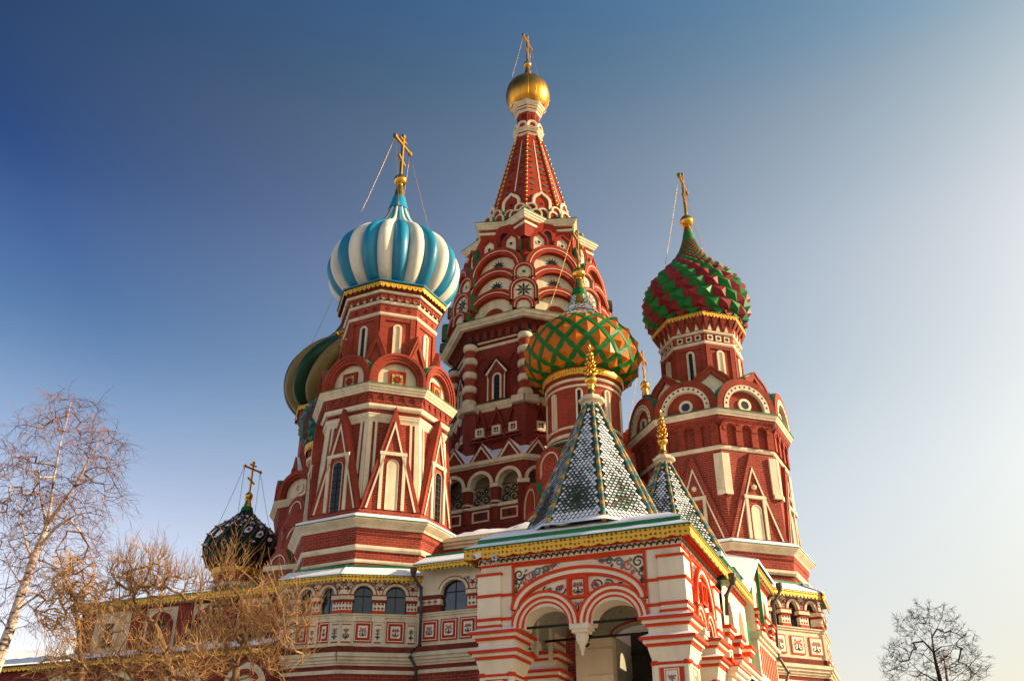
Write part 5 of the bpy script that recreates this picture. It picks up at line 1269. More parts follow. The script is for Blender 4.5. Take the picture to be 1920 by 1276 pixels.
def porch_pier(T, cx, cy, h=.585):
    """square corner pier; cx, cy in the porch frame (s, d)"""
    mb = MB(); band_box(mb, cx, cy, h, h, 6.84, 9.0, 'portal_white')
    sg = 1 if cx > 0 else -1; sd = 1 if cy > -PDEP / 2 else -1
    # stepped outer pilaster wrapping the outer corner
    band_box(mb, cx + sg * .25, cy + sd * .25, .42, .42, 6.9, 8.72, 'portal_white')
    band_box(mb, cx, cy, h + .04, h + .04, 6.18, 6.50, 'portal_white'); band_box(mb, cx, cy, h, h, 5.3, 6.0, 'portal_white')
    band_box(mb, cx, cy, h - .06, h - .06, -1.6, 5.45, 'portal_white')
    pier = mb.build('pier', T)
    mb = MB()
    for z, t in ((7.92, .085), (7.14, .085)):
        band_box(mb, cx, cy, h + .05, h + .05, z, z + t, 'portal_red'); band_box(mb, cx + sg * .25, cy + sd * .25, .47, .47, z - .002, z + t + .002, 'portal_red')
    band_box(mb, cx + sg * .25, cy + sd * .25, .47, .47, 8.64, 8.72, 'portal_red'); band_box(mb, cx + sg * .25, cy + sd * .25, .46, .46, 6.93, 7.0, 'portal_red')
    mb.build('string_band', pier)
    for z0 in (6.48, 5.88):
        mb = MB(); q = .30 / 3
        for a, b, o, key in ((0, .03, .08, 'portal_white'), (.03, .12, .12, 'portal_red'), (.12, .22, .20, 'portal_white'), (.22, .31, .30, 'portal_red')):
            band_box(mb, cx, cy, h + o, h + o, z0 + a, z0 + b, key)
        P = [PF.p(cx + x * (h + .27), z0 + .315, cy + y * (h + .27)) for x, y in ((-1, -1), (1, -1), (1, 1), (-1, 1))]; Q = [PF.p(cx + x * (h + .02), z0 + .45, cy + y * (h + .02)) for x, y in ((-1, -1), (1, -1), (1, 1), (-1, 1))]
        mb.add(P + Q, [(0, 1, 5, 4), (1, 2, 6, 5), (2, 3, 7, 6), (3, 0, 4, 7), (4, 5, 6, 7)], 'snow')
        mb.build('capital', pier)
    # coving under the lower capital
    mb = MB(); P = [PF.p(cx + x * (h - .02), 5.46, cy + y * (h - .02)) for x, y in ((-1, -1), (1, -1), (1, 1), (-1, 1))]; Q = [PF.p(cx + x * (h + .09), 5.88, cy + y * (h + .09)) for x, y in ((-1, -1), (1, -1), (1, 1), (-1, 1))]
    mb.add(P + Q, [(0, 1, 5, 4), (1, 2, 6, 5), (2, 3, 7, 6), (3, 0, 4, 7)], 'portal_white'); band_box(mb, cx, cy, h + .02, h + .02, 5.38, 5.46, 'portal_red'); mb.build('coving', pier)
    fs = [PF.sh(cx, 0, cy + h - .06)]
    fs.append(Fr(PF.p(cx + sg * (h - .06), 0, cy), SIDE.x if sg > 0 else LEFT.x, (0, 0, 1), SIDE.n if sg > 0 else LEFT.n))
    fs.append(Fr(PF.p(cx - sg * (h - .06), 0, cy), LEFT.x if sg > 0 else SIDE.x, (0, 0, 1), LEFT.n if sg > 0 else SIDE.n))
    for i, f in enumerate(fs):
        mb = MB(); box(mb, f, -.36, .36, 4.3, 5.38, -.05, .05, 'portal_red'); box(mb, f, -.235, .235, 4.45, 5.26, -.05, .06, 'portal_white'); box(mb, f, -.20, .20, 4.49, 5.22, -.05, .065, 'portal_red'); box(mb, f, -.18, .18, 4.51, 5.2, -.05, .07, 'portal_white')
        po = mb.build('painted_panel', pier); mb = MB(); floral_panel(mb, f, -.17, .17, 4.6, 5.19, .075, i); mb.build('painted_flowers', po)
        mb = MB()
        for s in (-.49, .49): x, y, _ = f.p(s, 0, .0); lathe(mb, x, y, [(.10, -1.6), (.10, 5.36)], 12, 0, 'portal_white', True); lathe(mb, x, y, [(.1, 5.36), (.14, 5.40), (.14, 5.46), (.1, 5.5)], 12, 0, 'portal_red', True)
        mb.build('colonnettes', pier)
def tent_roof(T, x, y, phi, r, zb, za, seed, density):
    """octagonal spire of dark scale tiles with snow caught on the scales, banded ribs and a gilt finial"""
    oc = Oct(x, y, phi); rt = .26
    mb = MB(); oc.ring(mb, [(r, zb), (rt, za)], 'tile_dark'); tent = mb.build('tent_roof', T)
    tl, sn = MB(), MB(); rnd = random.Random(seed)
    for k in range(-4, 4):
        f = oc.slope(k, r, zb, rt, za); Lh = sqrt((za - zb) ** 2 + ((r - rt) * cos(pi / 8)) ** 2); n = 44; hh = Lh / n
        for j in range(n):
            t = j * hh; hw = (oc.w(r) + (oc.w(rt) - oc.w(r)) * t / Lh) / 2 - .10
            m = int(hw / (hh * .5))
            for i in range(-m, m + 1):
                if (i + j) % 2: continue
                s = i * hh * .62
                if abs(s) > hw - .05: continue
                c = hh * .60
                tl.add([f.p(s - c, t + hh, .012), f.p(s, t, .055), f.p(s + c, t + hh, .012), f.p(s, t + 2 * hh, -.01)], [(0, 1, 2, 3)], 'tile_dark' if (i * 3 + j * 5 + k) % 7 else 'tile_green')
                u = t / Lh
                nz = .5 + .5 * sin(s * 2.3 + k * 1.7 + 1.3 * sin(t * 1.2 + k)) * cos(t * 1.1 + k * 2.1)
                cov = density + .25 * u + .38 * (nz - .5) - (.62 if u < .36 else 0) * max(0, 1 - abs(s) / (hw * .9 + .01)) * max(0, 1 - abs(u - .15) / .2) + (.5 if u < .05 else 0)
                edge = .18 * (1 if abs(s) > hw * .8 else 0)
                q = max(0.0, min(1.0, cov + edge + rnd.uniform(-.26, .2)))
                if q < .12: continue
                c2 = c * (.35 + .66 * q)
                sn.add([f.p(s - c2, t + hh * 1.05, .05), f.p(s, t + hh * 1.05 - hh * .85 * q, .085), f.p(s + c2, t + hh * 1.05, .05), f.p(s, t + hh * 1.05 + hh * .9 * q, .035)], [(0, 1, 2, 3)], 'snow')
    tl.build('scale_tiles', tent)
    m = 64; vs = []
    for j in range(3):
        for i in range(m):
            a = 2 * pi * i / m; q = cos(pi / 8) / cos(((a - radians(phi - 90 + 22.5)) + pi / 8) % (pi / 4) - pi / 8)
            hh2 = .10 + .26 * max(0, sin(a * 3 + seed)) + .12 * sin(a * 7 + 1)
            rr, zz = ((r * 1.10, zb - .04), (r * 1.02, zb + .10 + hh2 * .3), (r * .985 - hh2 * .42, zb + hh2))[j]
            vs.append((x + rr * q * cos(a), y + rr * q * sin(a), zz))
    sn.add(vs, [(j * m + i, j * m + (i + 1) % m, (j + 1) * m + (i + 1) % m, (j + 1) * m + i) for j in range(2) for i in range(m)], 'snow', True)
    sn.build('snow', tent)
    cols = ['tile_yellow', 'tile_grey', 'tile_green', 'tile_grey']
    for k in range(8):
        mb = MB()
        a, b = oc.vert(k, r + .03, zb - .02), oc.vert(k, rt + .03, za); n = 36
        for i in range(n):
            p = [a[c] + (b[c] - a[c]) * i / n for c in range(3)]; q = [a[c] + (b[c] - a[c]) * (i + 1) / n for c in range(3)]
            rr = .092 - .04 * i / n; tube(mb, [tuple(p), tuple(q)], [rr, .092 - .04 * (i + 1) / n], cols[(i + k) % 4], 8, True, i in (0, n - 1))
        mb.build('rib', tent)
    mb = MB(); oc.ring(mb, [(.24, za - .1), (.32, za), (.34, za + .08), (.50, za + .13), (.52, za + .22), (.40, za + .27), (.36, za + .36), (.2, za + .42)], 'cream'); cap = mb.build('spire_cap', T)
    g = MB(); z = za + .40
    lathe(g, x, y, [(.30, z), (.2, z + .1), (.1, z + .35), (.14, z + .40), (.09, z + .46), (.19, z + .55), (.25, z + .68), (.19, z + .82), (.1, z + .88)], 14, 0, 'gold', True)
    lathe(g, x, y, [(.03, z + .85), (.025, z + 2.1), (.06, z + 2.15), (.01, z + 2.3)], 8, 0, 'gold', True)
    for lv in range(5):
        zz = z + 1.0 + lv * .2; rr = .25 - .038 * lv
        for i in range(6):
            a = 2 * pi * i / 6 + lv * .5
            p0 = (x + .03 * cos(a), y + .03 * sin(a), zz - .10); p1 = (x + rr * .8 * cos(a), y + rr * .8 * sin(a), zz - .06); p2 = (x + rr * cos(a), y + rr * sin(a), zz + .06); p3 = (x + rr * .62 * cos(a), y + rr * .62 * sin(a), zz + .12)
            tube(g, [p0, p1, p2, p3], [.035, .04, .05, .025], 'gold', 5)
    g.build('gilt_finial', cap)
def porch():
    T = thing('entrance_porch', 'red and white striped entrance porch with twin arches and larger snowy tent roof', 'porch', (2.15, 31.56, -1.6))
    c = PHW - .585
    for sx in (-1, 1):
        porch_pier(T, sx * c, -.585); porch_pier(T, sx * c, -PDEP + .585)
    porch_face(T, PF, 2.3); porch_face(T, SIDE, PDEP / 2 - 1.17); porch_face(T, LEFT, PDEP / 2 - 1.17)
    # vault, back wall with dark doorway and painted decoration
    mb = MB(); n = 12
    for i in range(n):
        a0, a1 = pi * i / n, pi * (i + 1) / n
        q = [(-2.4 * cos(a0), 7.05 + 1.6 * sin(a0)), (-2.4 * cos(a1), 7.05 + 1.6 * sin(a1))]
        mb.add([PF.p(q[0][0], q[0][1], -.75), PF.p(q[1][0], q[1][1], -.75), PF.p(q[1][0], q[1][1], -PDEP + .1), PF.p(q[0][0], q[0][1], -PDEP + .1)], [(0, 1, 2, 3)], 'fresco', True)
    box(mb, PF, -PHW + .1, PHW - .1, 8.7, 8.98, -PDEP + .1, -.1, 'fresco'); va = mb.build('painted_vault', T)
    bk = PF.sh(0, 0, -PDEP + .5)
    mb = MB(); spandrel(mb, bk, -2.35, 2.35, 7.3, 8.6, [(.72, 1.08, .45), (-2.05, .28, .6)], -.5, 0, 'fresco')
    box(mb, bk, -1.75, -.36, -1.6, 7.3, -.5, 0, 'portal_white'); box(mb, bk, 1.8, 2.35, -1.6, 7.3, -.5, 0, 'portal_white'); box(mb, bk, -2.35, -2.33, -1.6, 7.3, -.4, 0, 'portal_white')
    for t in (6.9, 6.0, 5.2, 4.4): box(mb, bk, -1.3, -.34, t, t + .05, -.4, .03, 'cream')
    bw = mb.build('back_wall', T)
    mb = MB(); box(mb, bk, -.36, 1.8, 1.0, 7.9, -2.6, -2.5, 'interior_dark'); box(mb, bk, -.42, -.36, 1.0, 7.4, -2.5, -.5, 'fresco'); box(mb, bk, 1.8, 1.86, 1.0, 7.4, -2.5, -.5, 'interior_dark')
    for t in (5.0, 6.1, 7.1): box(mb, bk, -.36, 1.8, t, t + .08, -2.5, -2.4, 'iron')
    for q in (.3, 1.1): box(mb, bk, q, q + .06, 1.0, 7.6, -2.5, -2.42, 'iron')
    mb.build('dark_doorway', bw)
    mb = MB(); tube(mb, [bk.p(-2.3, 7.0, 1.6), bk.p(2.3, 7.0, 1.6)], .045, 'iron', 6); mb.build('tie_rod', bw)
    mb = MB(); o = [(.72 - 1.16 * cos(pi * i / 16), 7.3 + .53 * sin(pi * i / 16)) for i in range(17)]; ii = [(.72 - 1.10 * cos(pi * i / 16), 7.3 + .47 * sin(pi * i / 16)) for i in range(17)]
    band3(mb, bk, o, ii, -.02, .03, 'red')
    disc(mb, bk, .95, 8.22, .34, .012, 'paint_black', 18); disc(mb, bk, .95, 8.22, .26, .018, 'tile_yellow', 18); box(mb, bk, .93, .97, 8.05, 8.42, 0, .026, 'paint_black'); box(mb, bk, .84, 1.06, 8.27, 8.31, 0, .026, 'paint_black'); disc(mb, bk, .95, 8.06, .13, .03, 'paint_olive', 10, 1.6)
    for i in range(7):
        ribbon(mb, bk, spiral((-1.35 + .09 * (i % 3), 7.15 + .17 * i), .13, i, 1.4, 1 if i % 2 else -1), .04, .014, 'paint_black')
    for x0 in (-.75, -.5, .1): 
        for t in (7.9, 8.15, 8.4): petal(mb, bk, x0 + .1 * sin(t * 9), t, .09, .4, .014, 'paint_rose' if t > 8 else 'paint_olive', .7)
    mb.build('wall_painting', bw)
    mb = MB(); ar_ = Fr(PF.p(-2.33, 0, -PDEP / 2), SIDE.x, (0, 0, 1), SIDE.n)
    o = arch(.8, 1.6, 'round', 14, .3, 6.4); ii = arch(.62, 1.42, 'round', 14, .3, 6.4); band3(mb, ar_, o, ii, -.05, .06, 'portal_white'); mb.build('niche', bw)
    # entablature round the top
    mb = MB(); H = PHW
    for z0, z1, o, key in ((8.95, 9.02, .05, 'portal_red'), (9.02, 9.22, .07, 'portal_white'), (9.22, 9.30, .13, 'portal_red'), (9.30, 9.40, .22, 'portal_red'), (9.40, 9.50, .36, 'portal_white')):
        band_box(mb, 0, -PDEP / 2, H + o, PDEP / 2 + o, z0, z1, key)
    en = mb.build('entablature', T)
    mb = MB(); wave_band(mb, PF, -H - .05, H + .05, 9.12, .14, .078); wave_band(mb, SIDE, -PDEP / 2 - .05, PDEP / 2 + .05, 9.12, .14, .078); mb.build('painted_wave', en)
    mb = MB()
    for f, w in ((PF, H + .45), (SIDE, PDEP / 2 + .45), (LEFT, PDEP / 2 + .45)): valance(mb, f, -w, w, 9.50, .36, .45, .62, tooth=.22)
    mb.build('valance', T)
    mb = MB(); band_box(mb, 0, -PDEP / 2, H + .50, PDEP / 2 + .50, 9.50, 9.55, 'roof_green'); band_box(mb, 0, -PDEP / 2, H + .10, PDEP / 2 + .10, 9.76, 9.91, 'roof_green'); mb.build('eave', T)
    def hip(z0, z1, e0, e1, key, nm, par):
        mb = MB(); m = 14; rnd = random.Random(3)
        lo, hi = [], []
        for sx, sy in ((-1, 1), (1, 1), (1, -1), (-1, -1)):
            lo.append(((H + e0) * sx, (PDEP / 2 + e0) * sy)); hi.append(((H + e1) * sx, (PDEP / 2 + e1) * sy))
        for e in range(4):
            a, b, c, d = lo[e], lo[(e + 1) % 4], hi[(e + 1) % 4], hi[e]
            vs = []
            for j, (p, q, z) in enumerate(((a, b, z0), (a, b, z0 + (z1 - z0) * .25), (d, c, z1))):
                for i in range(m + 1):
                    u = i / m; jit = rnd.uniform(-.02, .03) if 0 < i < m and j == 1 else 0
                    k = .06 if j == 1 else 0
                    x = (p[0] + (q[0] - p[0]) * u) * (1 - k * .4); y = (p[1] + (q[1] - p[1]) * u) * (1 - k * .4)
                    vs.append(PF.p(x, z + jit, y - PDEP / 2))
            mb.add(vs, [(j * (m + 1) + i, j * (m + 1) + i + 1, (j + 1) * (m + 1) + i + 1, (j + 1) * (m + 1) + i) for j in range(2) for i in range(m)], key, True)
        mb.poly([PF.p(x, z1, y - PDEP / 2) for x, y in hi], key); mb.build(nm, par)
    hip(9.56, 9.82, .47, .02, 'snow', 'snow', T); hip(9.92, 10.26, .10, -.42, 'snow', 'snow', T)
    tent_roof(T, 3.05, 33.75, 0.0, 2.62, 10.12, 15.45, 4, .72)
porch()
def camera_unit(s, t, d, yaw, label):
    T = thing('security_camera', label, 'camera', PF.p(s, t, d))
    x, y, z = PF.p(s, t, d); f = vfr(x, y, PN + yaw, z)
    g = Fr(f.o, f.x, norm((f.n[0] * .5, f.n[1] * .5, .87)), norm((f.n[0] * .87, f.n[1] * .87, -.5)))
    mb = MB(); box(mb, g, -.085, .085, -.08, .08, -.3, .22, 'camera_case'); box(mb, g, -.10, .10, .08, .10, -.3, .30, 'camera_case'); b = mb.build('housing', T)
    mb = MB(); lathe(mb, *g.p(0, 0, .23)[:2], [(.001, g.p(0, 0, .23)[2] - .05), (.05, g.p(0, 0, .23)[2]), (.001, g.p(0, 0, .23)[2] + .05)], 10, 0, 'glass', True); mb.build('lens', b)
    mb = MB(); tube(mb, [g.p(0, -.08, -.1), f.p(0, -.2, -.15), f.p(0, -.2, -.42)], .03, 'camera_case', 6); mb.build('bracket', T)
camera_unit(-3.35, 9.3, .42, -38, 'white security camera under the left corner of the porch eave, pointing left')
camera_unit(-2.8, 9.22, .35, 12, 'white security camera under the porch eave, right of the other one, pointing forward')

# ================================================================== covered stair behind the porch
def stair_gallery():
    f0 = PF.p(PHW, 0, 0); F = Fr((f0[0], f0[1], 0.0), SIDE.x, (0, 0, 1), SIDE.n)       # s runs away from the square
    T = thing('stair_gallery', 'white covered stair gallery climbing behind the porch under a smaller snowy tent roof', 'gallery', (f0[0], f0[1], -1.6))
    Z = (0, 0, 1)
    def bay(s0, s1, zp, zc, ze, arches, posts, dd=.0):
        mb = MB(); spandrel(mb, F, s0, s1, zc, ze, arches, dd - .45, dd, 'portal_white'); w = mb.build('arcade_wall', T)
        for s, hw in posts:
            mb = MB(); box(mb, F, s - hw, s + hw, zp, zc, dd - .5, dd + .05, 'portal_white'); p = mb.build('post', T)
            mb = MB()
            for a, b, o, key in ((zc - .10, zc + .02, .20, 'portal_red'), (zc - .22, zc - .10, .14, 'portal_white'), (zc - .36, zc - .22, .09, 'portal_red'), (zp + (zc - zp) * .42, zp + (zc - zp) * .42 + .1, .06, 'portal_red'), (zp, zp + .14, .08, 'portal_red')):
                box(mb, F, s - hw - o, s + hw + o, a, b, dd - .55, dd + .05 + o, key)
            mb.build('capital', p)
            mb = MB(); floral_panel(mb, F.sh(0, 0, dd), s - hw + .02, s + hw - .02, zp + .16, zp + (zc - zp) * .42 - .05, .056, int(s * 3)); mb.build('painted_flowers', p)
            g = Fr(F.p(s - hw, 0, dd - .22), vmul(PF.x, 1), Z, PF.n); 
        mb = MB(); box(mb, F, s0, s1, ze, ze + .12, dd - .4, dd + .10, 'portal_red'); box(mb, F, s0, s1, ze + .12, ze + .22, dd - .4, dd + .22, 'cream'); mb.build('frieze', T)
        mb = MB(); valance(mb, F, s0 - .2, s1 + .2, ze + .36, .34, dd + .34, .3)
        g = Fr(F.p(s0 - .2, 0, dd + .34), PF.x, Z, PF.n); valance(mb, g, -1.2, 0, ze + .36, .34, 0.0, .3); mb.build('valance', T)
        mb = MB(); box(mb, F, s0 - .25, s1 + .25, ze + .36, ze + .42, dd - 1.6, dd + .38, 'roof_green'); mb.build('eave', T)
        return w
    # lower bay
    bay(6.0, 10.7, 6.4, 7.65, 9.35, [(7.35, .55, 1.15), (9.5, .62, 1.25)], [(6.4, .32), (8.35, .24), (10.4, .28)], .05)
    # parapet following the stair
    for s0, s1, z0, z1, d in ((5.3, 7.4, 4.9, 6.3, .25), (7.4, 11.4, 5.1, 6.9, .05)):
        mb = MB(); box(mb, F, s0, s1, -1.6, z1 - .5, -.6, d, 'portal_white'); box(mb, F, s0 - .08, s1 + .04, z1 - .5, z1 - .35, -.6, d + .15, 'portal_white'); box(mb, F, s0 - .14, s1 + .06, z1 - .35, z1 - .22, -.6, d + .26, 'portal_white'); box(mb, F, s0 - .14, s1 + .06, z1 - .22, z1 - .17, -.6, d + .3, 'portal_red')
        for i in range(7):
            a = s0 + .3 + (s1 - s0 - .6) * i / 7; box(mb, F, a, a + .12, z0 - 1.2, z1 - .7, d - .1, d + .05, 'portal_red')
        mb.build('parapet', T)
    mb = MB(); box(mb, F, 11.55, 13.2, 5.6, 9.2, -.6, -.25, 'roof_green'); mb.build('green_board', T)
    # upper bay under its own gable
    bay(13.9, 18.2, 8.9, 9.95, 11.45, [(15.1, .5, 1.0), (17.0, .5, 1.0)], [(14.25, .26), (16.05, .24), (17.9, .26)], -.05)
    mb = MB(); box(mb, F, 13.5, 18.4, -1.6, 6.6, -.7, -.05, 'brick'); box(mb, F, 13.5, 18.4, 6.6, 8.6, -.7, .0, 'portal_white')
    for i in range(9):
        a = 13.8 + .5 * i; box(mb, F, a, a + .14, 7.2, 8.4, -.1, .04, 'portal_red')
    for z, o in ((8.6, .12), (8.75, .25), (6.5, .2), (6.3, .1)): box(mb, F, 13.4, 18.45, z, z + .15, -.7, o, 'cream')
    mb.build('parapet', T)
    mb = MB(); g = Fr(F.p(13.75, 0, .25), PF.x, Z, PF.n)             # front wall of the upper bay
    mb.poly([g.p(-5.2, -1.6, 0), g.p(-.3, -1.6, 0), g.p(-.3, 11.6, 0), g.p(-5.2, 11.6, 0)], 'portal_white'); mb.build('end_wall', T)
    mb = MB(); P = [F.p(13.6, 11.86, .40), F.p(13.6, 12.7, -3.2), F.p(10.2, 10.6, -3.2), F.p(10.6, 9.8, .3)]
    hi = [(p[0], p[1], p[2] + .16) for p in P]
    mb.add(P + hi, [(4, 5, 6, 7), (0, 3, 7, 4), (3, 2, 6, 7), (1, 0, 4, 5)], 'snow')
    P = [F.p(13.62, 11.9, .42), F.p(18.6, 11.9, .42), F.p(18.6, 12.9, -3.2), F.p(13.62, 12.9, -3.2)]; hi = [(p[0], p[1], p[2] + .14) for p in P]
    mb.add(P + hi, [(4, 5, 6, 7), (0, 1, 5, 4), (3, 0, 4, 7)], 'snow'); mb.build('snow', T)
    mb = MB(); box(mb, F, 13.5, 13.62, 9.2, 12.0, .2, .36, 'roof_green'); mb.build('verge_board', T)
    # block carrying the second tent
    bx = Oct(6.85, 41.0, 0)
    c = Fr((6.85, 41.0, 0), PF.x, Z, PF.n)
    mb = MB(); box(mb, c, -2.6, 2.35, -1.6, 10.6, -2.7, 2.7, 'portal_white'); mb.build('stair_wall', T)
    mb = MB(); box(mb, c, -2.9, 2.72, 10.55, 10.64, -2.95, 2.95, 'roof_green'); box(mb, c, -2.8, 2.66, 10.66, 10.85, -2.9, 2.9, 'snow'); mb.build('eave', T)
    tent_roof(T, 6.85, 41.0, 0.0, 2.75, 10.7, 15.9, 9, .55)
    # small hood on the near end of the lower bay
    mb = MB(); P = [F.p(5.5, 9.25, .5), F.p(6.3, 9.3, .5), F.p(6.3, 9.75, -.4), F.p(5.5, 9.7, -.4)]; mb.add(P, [(0, 1, 2, 3)], 'snow'); box(mb, F, 5.45, 6.32, 9.16, 9.24, -.4, .54, 'roof_green'); mb.build('hood', T)
    downpipe(T, [F.p(5.65, 9.3, .55), F.p(5.65, 9.05, .55), F.p(5.5, 8.6, .3), F.p(5.5, 7.9, .25)], .07)
    downpipe(T, [F.p(18.5, 12.0, .55), F.p(18.5, 11.7, .55), F.p(18.3, 11.1, .2), F.p(18.3, 8.6, .15), F.p(18.3, 7.9, .5), F.p(18.0, 7.0, .2), F.p(18.0, 0, .2)])
stair_gallery()

# ================================================================== side wing behind the bushes
def wing():
    W_ = vfr(-16.0, 48.72, -109.8)
    T = thing('side_wing', 'cream and dark red side wing with yellow eave lace behind the leafless bushes', 'building', (-16, 48.7, -1.6))
    L0, L1 = -6.7, 6.9
    mb = MB(); box(mb, W_, L0, L1, -1.6, 11.8, -3, 0, 'cream'); mb.build('wall', T)
    mb = MB(); box(mb, W_, L0 - .25, L1, 11.86, 11.93, -3, .42, 'roof_green'); mb.build('eave', T)
    mb = MB(); valance(mb, W_, L0 - .22, L1, 11.86, .34, .38, .24); mb.build('valance', T)
    mb = MB(); P = [W_.p(L0 - .2, 11.94, .38), W_.p(L1, 11.94, .38), W_.p(L1, 12.5, -3), W_.p(L0 - .2, 12.5, -3)]; mb.add(P, [(0, 1, 2, 3)], 'snow'); mb.build('snow', T)
    mb = MB(); box(mb, W_, L0, L1, 11.45, 11.55, -.1, .08, 'brick_dark')
    for s in (L0 + .55, -3.0, -.2, 2.4, 5.0):
        box(mb, W_, s - .42, s + .42, 9.5, 11.45, -.1, .10, 'brick_dark')
    mb.build('pilaster', T)
    for i, s in enumerate((-4.7, -1.6, 1.1, 3.7, 6.0)):
        mb = MB(); o = [(s - .62, 9.7), (s - .62, 11.2), (s + .62, 11.2), (s + .62, 9.7), (s - .62, 9.7)]; ii = [(s - .34, 9.7), (s - .34, 10.85), (s + .34, 10.85), (s + .34, 9.7), (s - .34, 9.7)]
        if i == 0:
            band3(mb, W_, o, ii, -.05, .14, 'cream')
        else:
            o = arch(.72, 1.6, 'round', 12, s, 9.6); ii = arch(.42, 1.2, 'round', 12, s, 9.6); band3(mb, W_, o, ii, -.05, .14, 'brick_dark')
        fo = mb.build('window', T)
        mb = MB(); mb.poly([W_.p(a, b, .03) for a, b in reversed(ii[:-1] if i == 0 else ii)], 'interior_dark'); mb.build('pane', fo)
    # lean-to in front with snow on its roof and blind arches
    A = W_.sh(0, 0, 1.3)
    mb = MB(); box(mb, A, -11.5, 6.0, -1.6, 8.7, -1.2, 0, 'brick_dark'); mb.build('lean_to_wall', T)
    mb = MB()
    m = 40; vs = []; rnd = random.Random(11)
    for j in range(3):
        for i in range(m + 1):
            s = -11.7 + 17.8 * i / m; vs.append(A.p(s, 8.82 + (.05, .22, .62)[j] + (rnd.uniform(-.04, .09) if j else 0), (.32, .1, -1.25)[j]))
    mb.add(vs, [(j * (m + 1) + i, j * (m + 1) + i + 1, (j + 1) * (m + 1) + i + 1, (j + 1) * (m + 1) + i) for j in range(2) for i in range(m)], 'snow', True); mb.build('snow', T)
    mb = MB(); box(mb, A, -11.7, 6.1, 8.72, 8.8, -1.2, .34, 'iron'); valance(mb, A, -11.6, 6.0, 8.72, .22, .25, .3); mb.build('valance', T)
    for s in (-6.0, -2.4, 1.2, 4.6):
        mb = MB(); o = arch(1.15, 2.2, 'round', 16, s, 6.0); ii = arch(.85, 1.9, 'round', 16, s, 6.0); mb.poly([A.p(a, b, .02) for a, b in reversed(o)], 'cream'); band3(mb, A, ii, arch(.6, 1.65, 'round', 16, s, 6.0), 0, .1, 'brick'); mb.build('blind_arch', T)
    g = W_.sh(L0 - .2, 0, .3)
    downpipe(T, [g.p(-.15, 11.8), g.p(-.15, 11.5), g.p(.35, 11.0, -.3), g.p(.35, 9.0, -.3)], .07)
    mb = MB()
    for i in range(14):
        s = -2.5 + i * .7; tube(mb, [W_.p(s, 12.4, -2.5), W_.p(s, 13.3, -2.5)], .02, 'roof_green', 4)
    for z in (12.9, 13.3): tube(mb, [W_.p(-2.5, z, -2.5), W_.p(6.6, z, -2.5)], .02, 'roof_green', 4)
    mb.build('railing', T)
    # wall between wing and tower, below the chapels
    mb = MB(); box(mb, W_, 2.0, 7.5, 12.0, 14.0, -6, -3.2, 'brick'); box(mb, W_, 1.9, 7.6, 13.7, 13.95, -6, -3.0, 'cream'); P = [W_.p(1.9, 13.97, -2.95), W_.p(7.6, 13.97, -2.95), W_.p(7.6, 14.5, -6), W_.p(1.9, 14.5, -6)]; mb.add(P, [(0, 1, 2, 3)], 'snow'); mb.build('rear_wall', T)
wing()
def far_house():
    T = thing('distant_building', 'distant low building with long snow-covered roof behind the birch', 'building', (-46, 90, -1.6))
    f = vfr(-46, 90, -75)
    mb = MB(); box(mb, f, -14, 9, -1.6, 15.2, -10, 0, 'cream'); w = mb.build('wall', T)
    mb = MB()
    for i in range(10): box(mb, f, -13 + i * 2.2, -12 + i * 2.2, 12.2, 14.2, -.1, .05, 'glass')
    mb.build('windows', w)
    mb = MB(); m = 30; vs = []
    for j, (z, d) in enumerate(((15.2, .6), (15.5, .5), (18.2, -5), (15.3, -10.5))):
        for i in range(m + 1): vs.append(f.p(-14.5 + 24 * i / m, z + .15 * sin(i * .8 + j), d))
    mb.add(vs, [(j * (m + 1) + i, j * (m + 1) + i + 1, (j + 1) * (m + 1) + i + 1, (j + 1) * (m + 1) + i) for j in range(3) for i in range(m)], 'snow', True)
    mb.build('roof', T)
far_house()

# ------------------------------------------------------------------ leafless trees
TH_ = radians(28.45)
def at(px, py, Y):
    u, v = (px - 960) / 1818, (638 - py) / 1818
    d = (u, cos(TH_) - v * sin(TH_), sin(TH_) + v * cos(TH_))
    return (d[0] * Y / d[1], Y, d[2] * Y / d[1])
def stick(mb, a, b, ra, rb, key, n):
    d = norm(vsub(b, a)); ref = (0, 0, 1) if abs(d[2]) < .9 else (1, 0, 0)
    x = norm(cross(d, ref)); y = cross(d, x); vs = []
    for p, r in ((a, ra), (b, rb)):
        for k in range(n):
            t = 2 * pi * k / n; vs.append((p[0] + r * (x[0] * cos(t) + y[0] * sin(t)), p[1] + r * (x[1] * cos(t) + y[1] * sin(t)), p[2] + r * (x[2] * cos(t) + y[2] * sin(t))))
    mb.add(vs, [(k, (k + 1) % n, n + (k + 1) % n, n + k) for k in range(n)], key, n > 3)
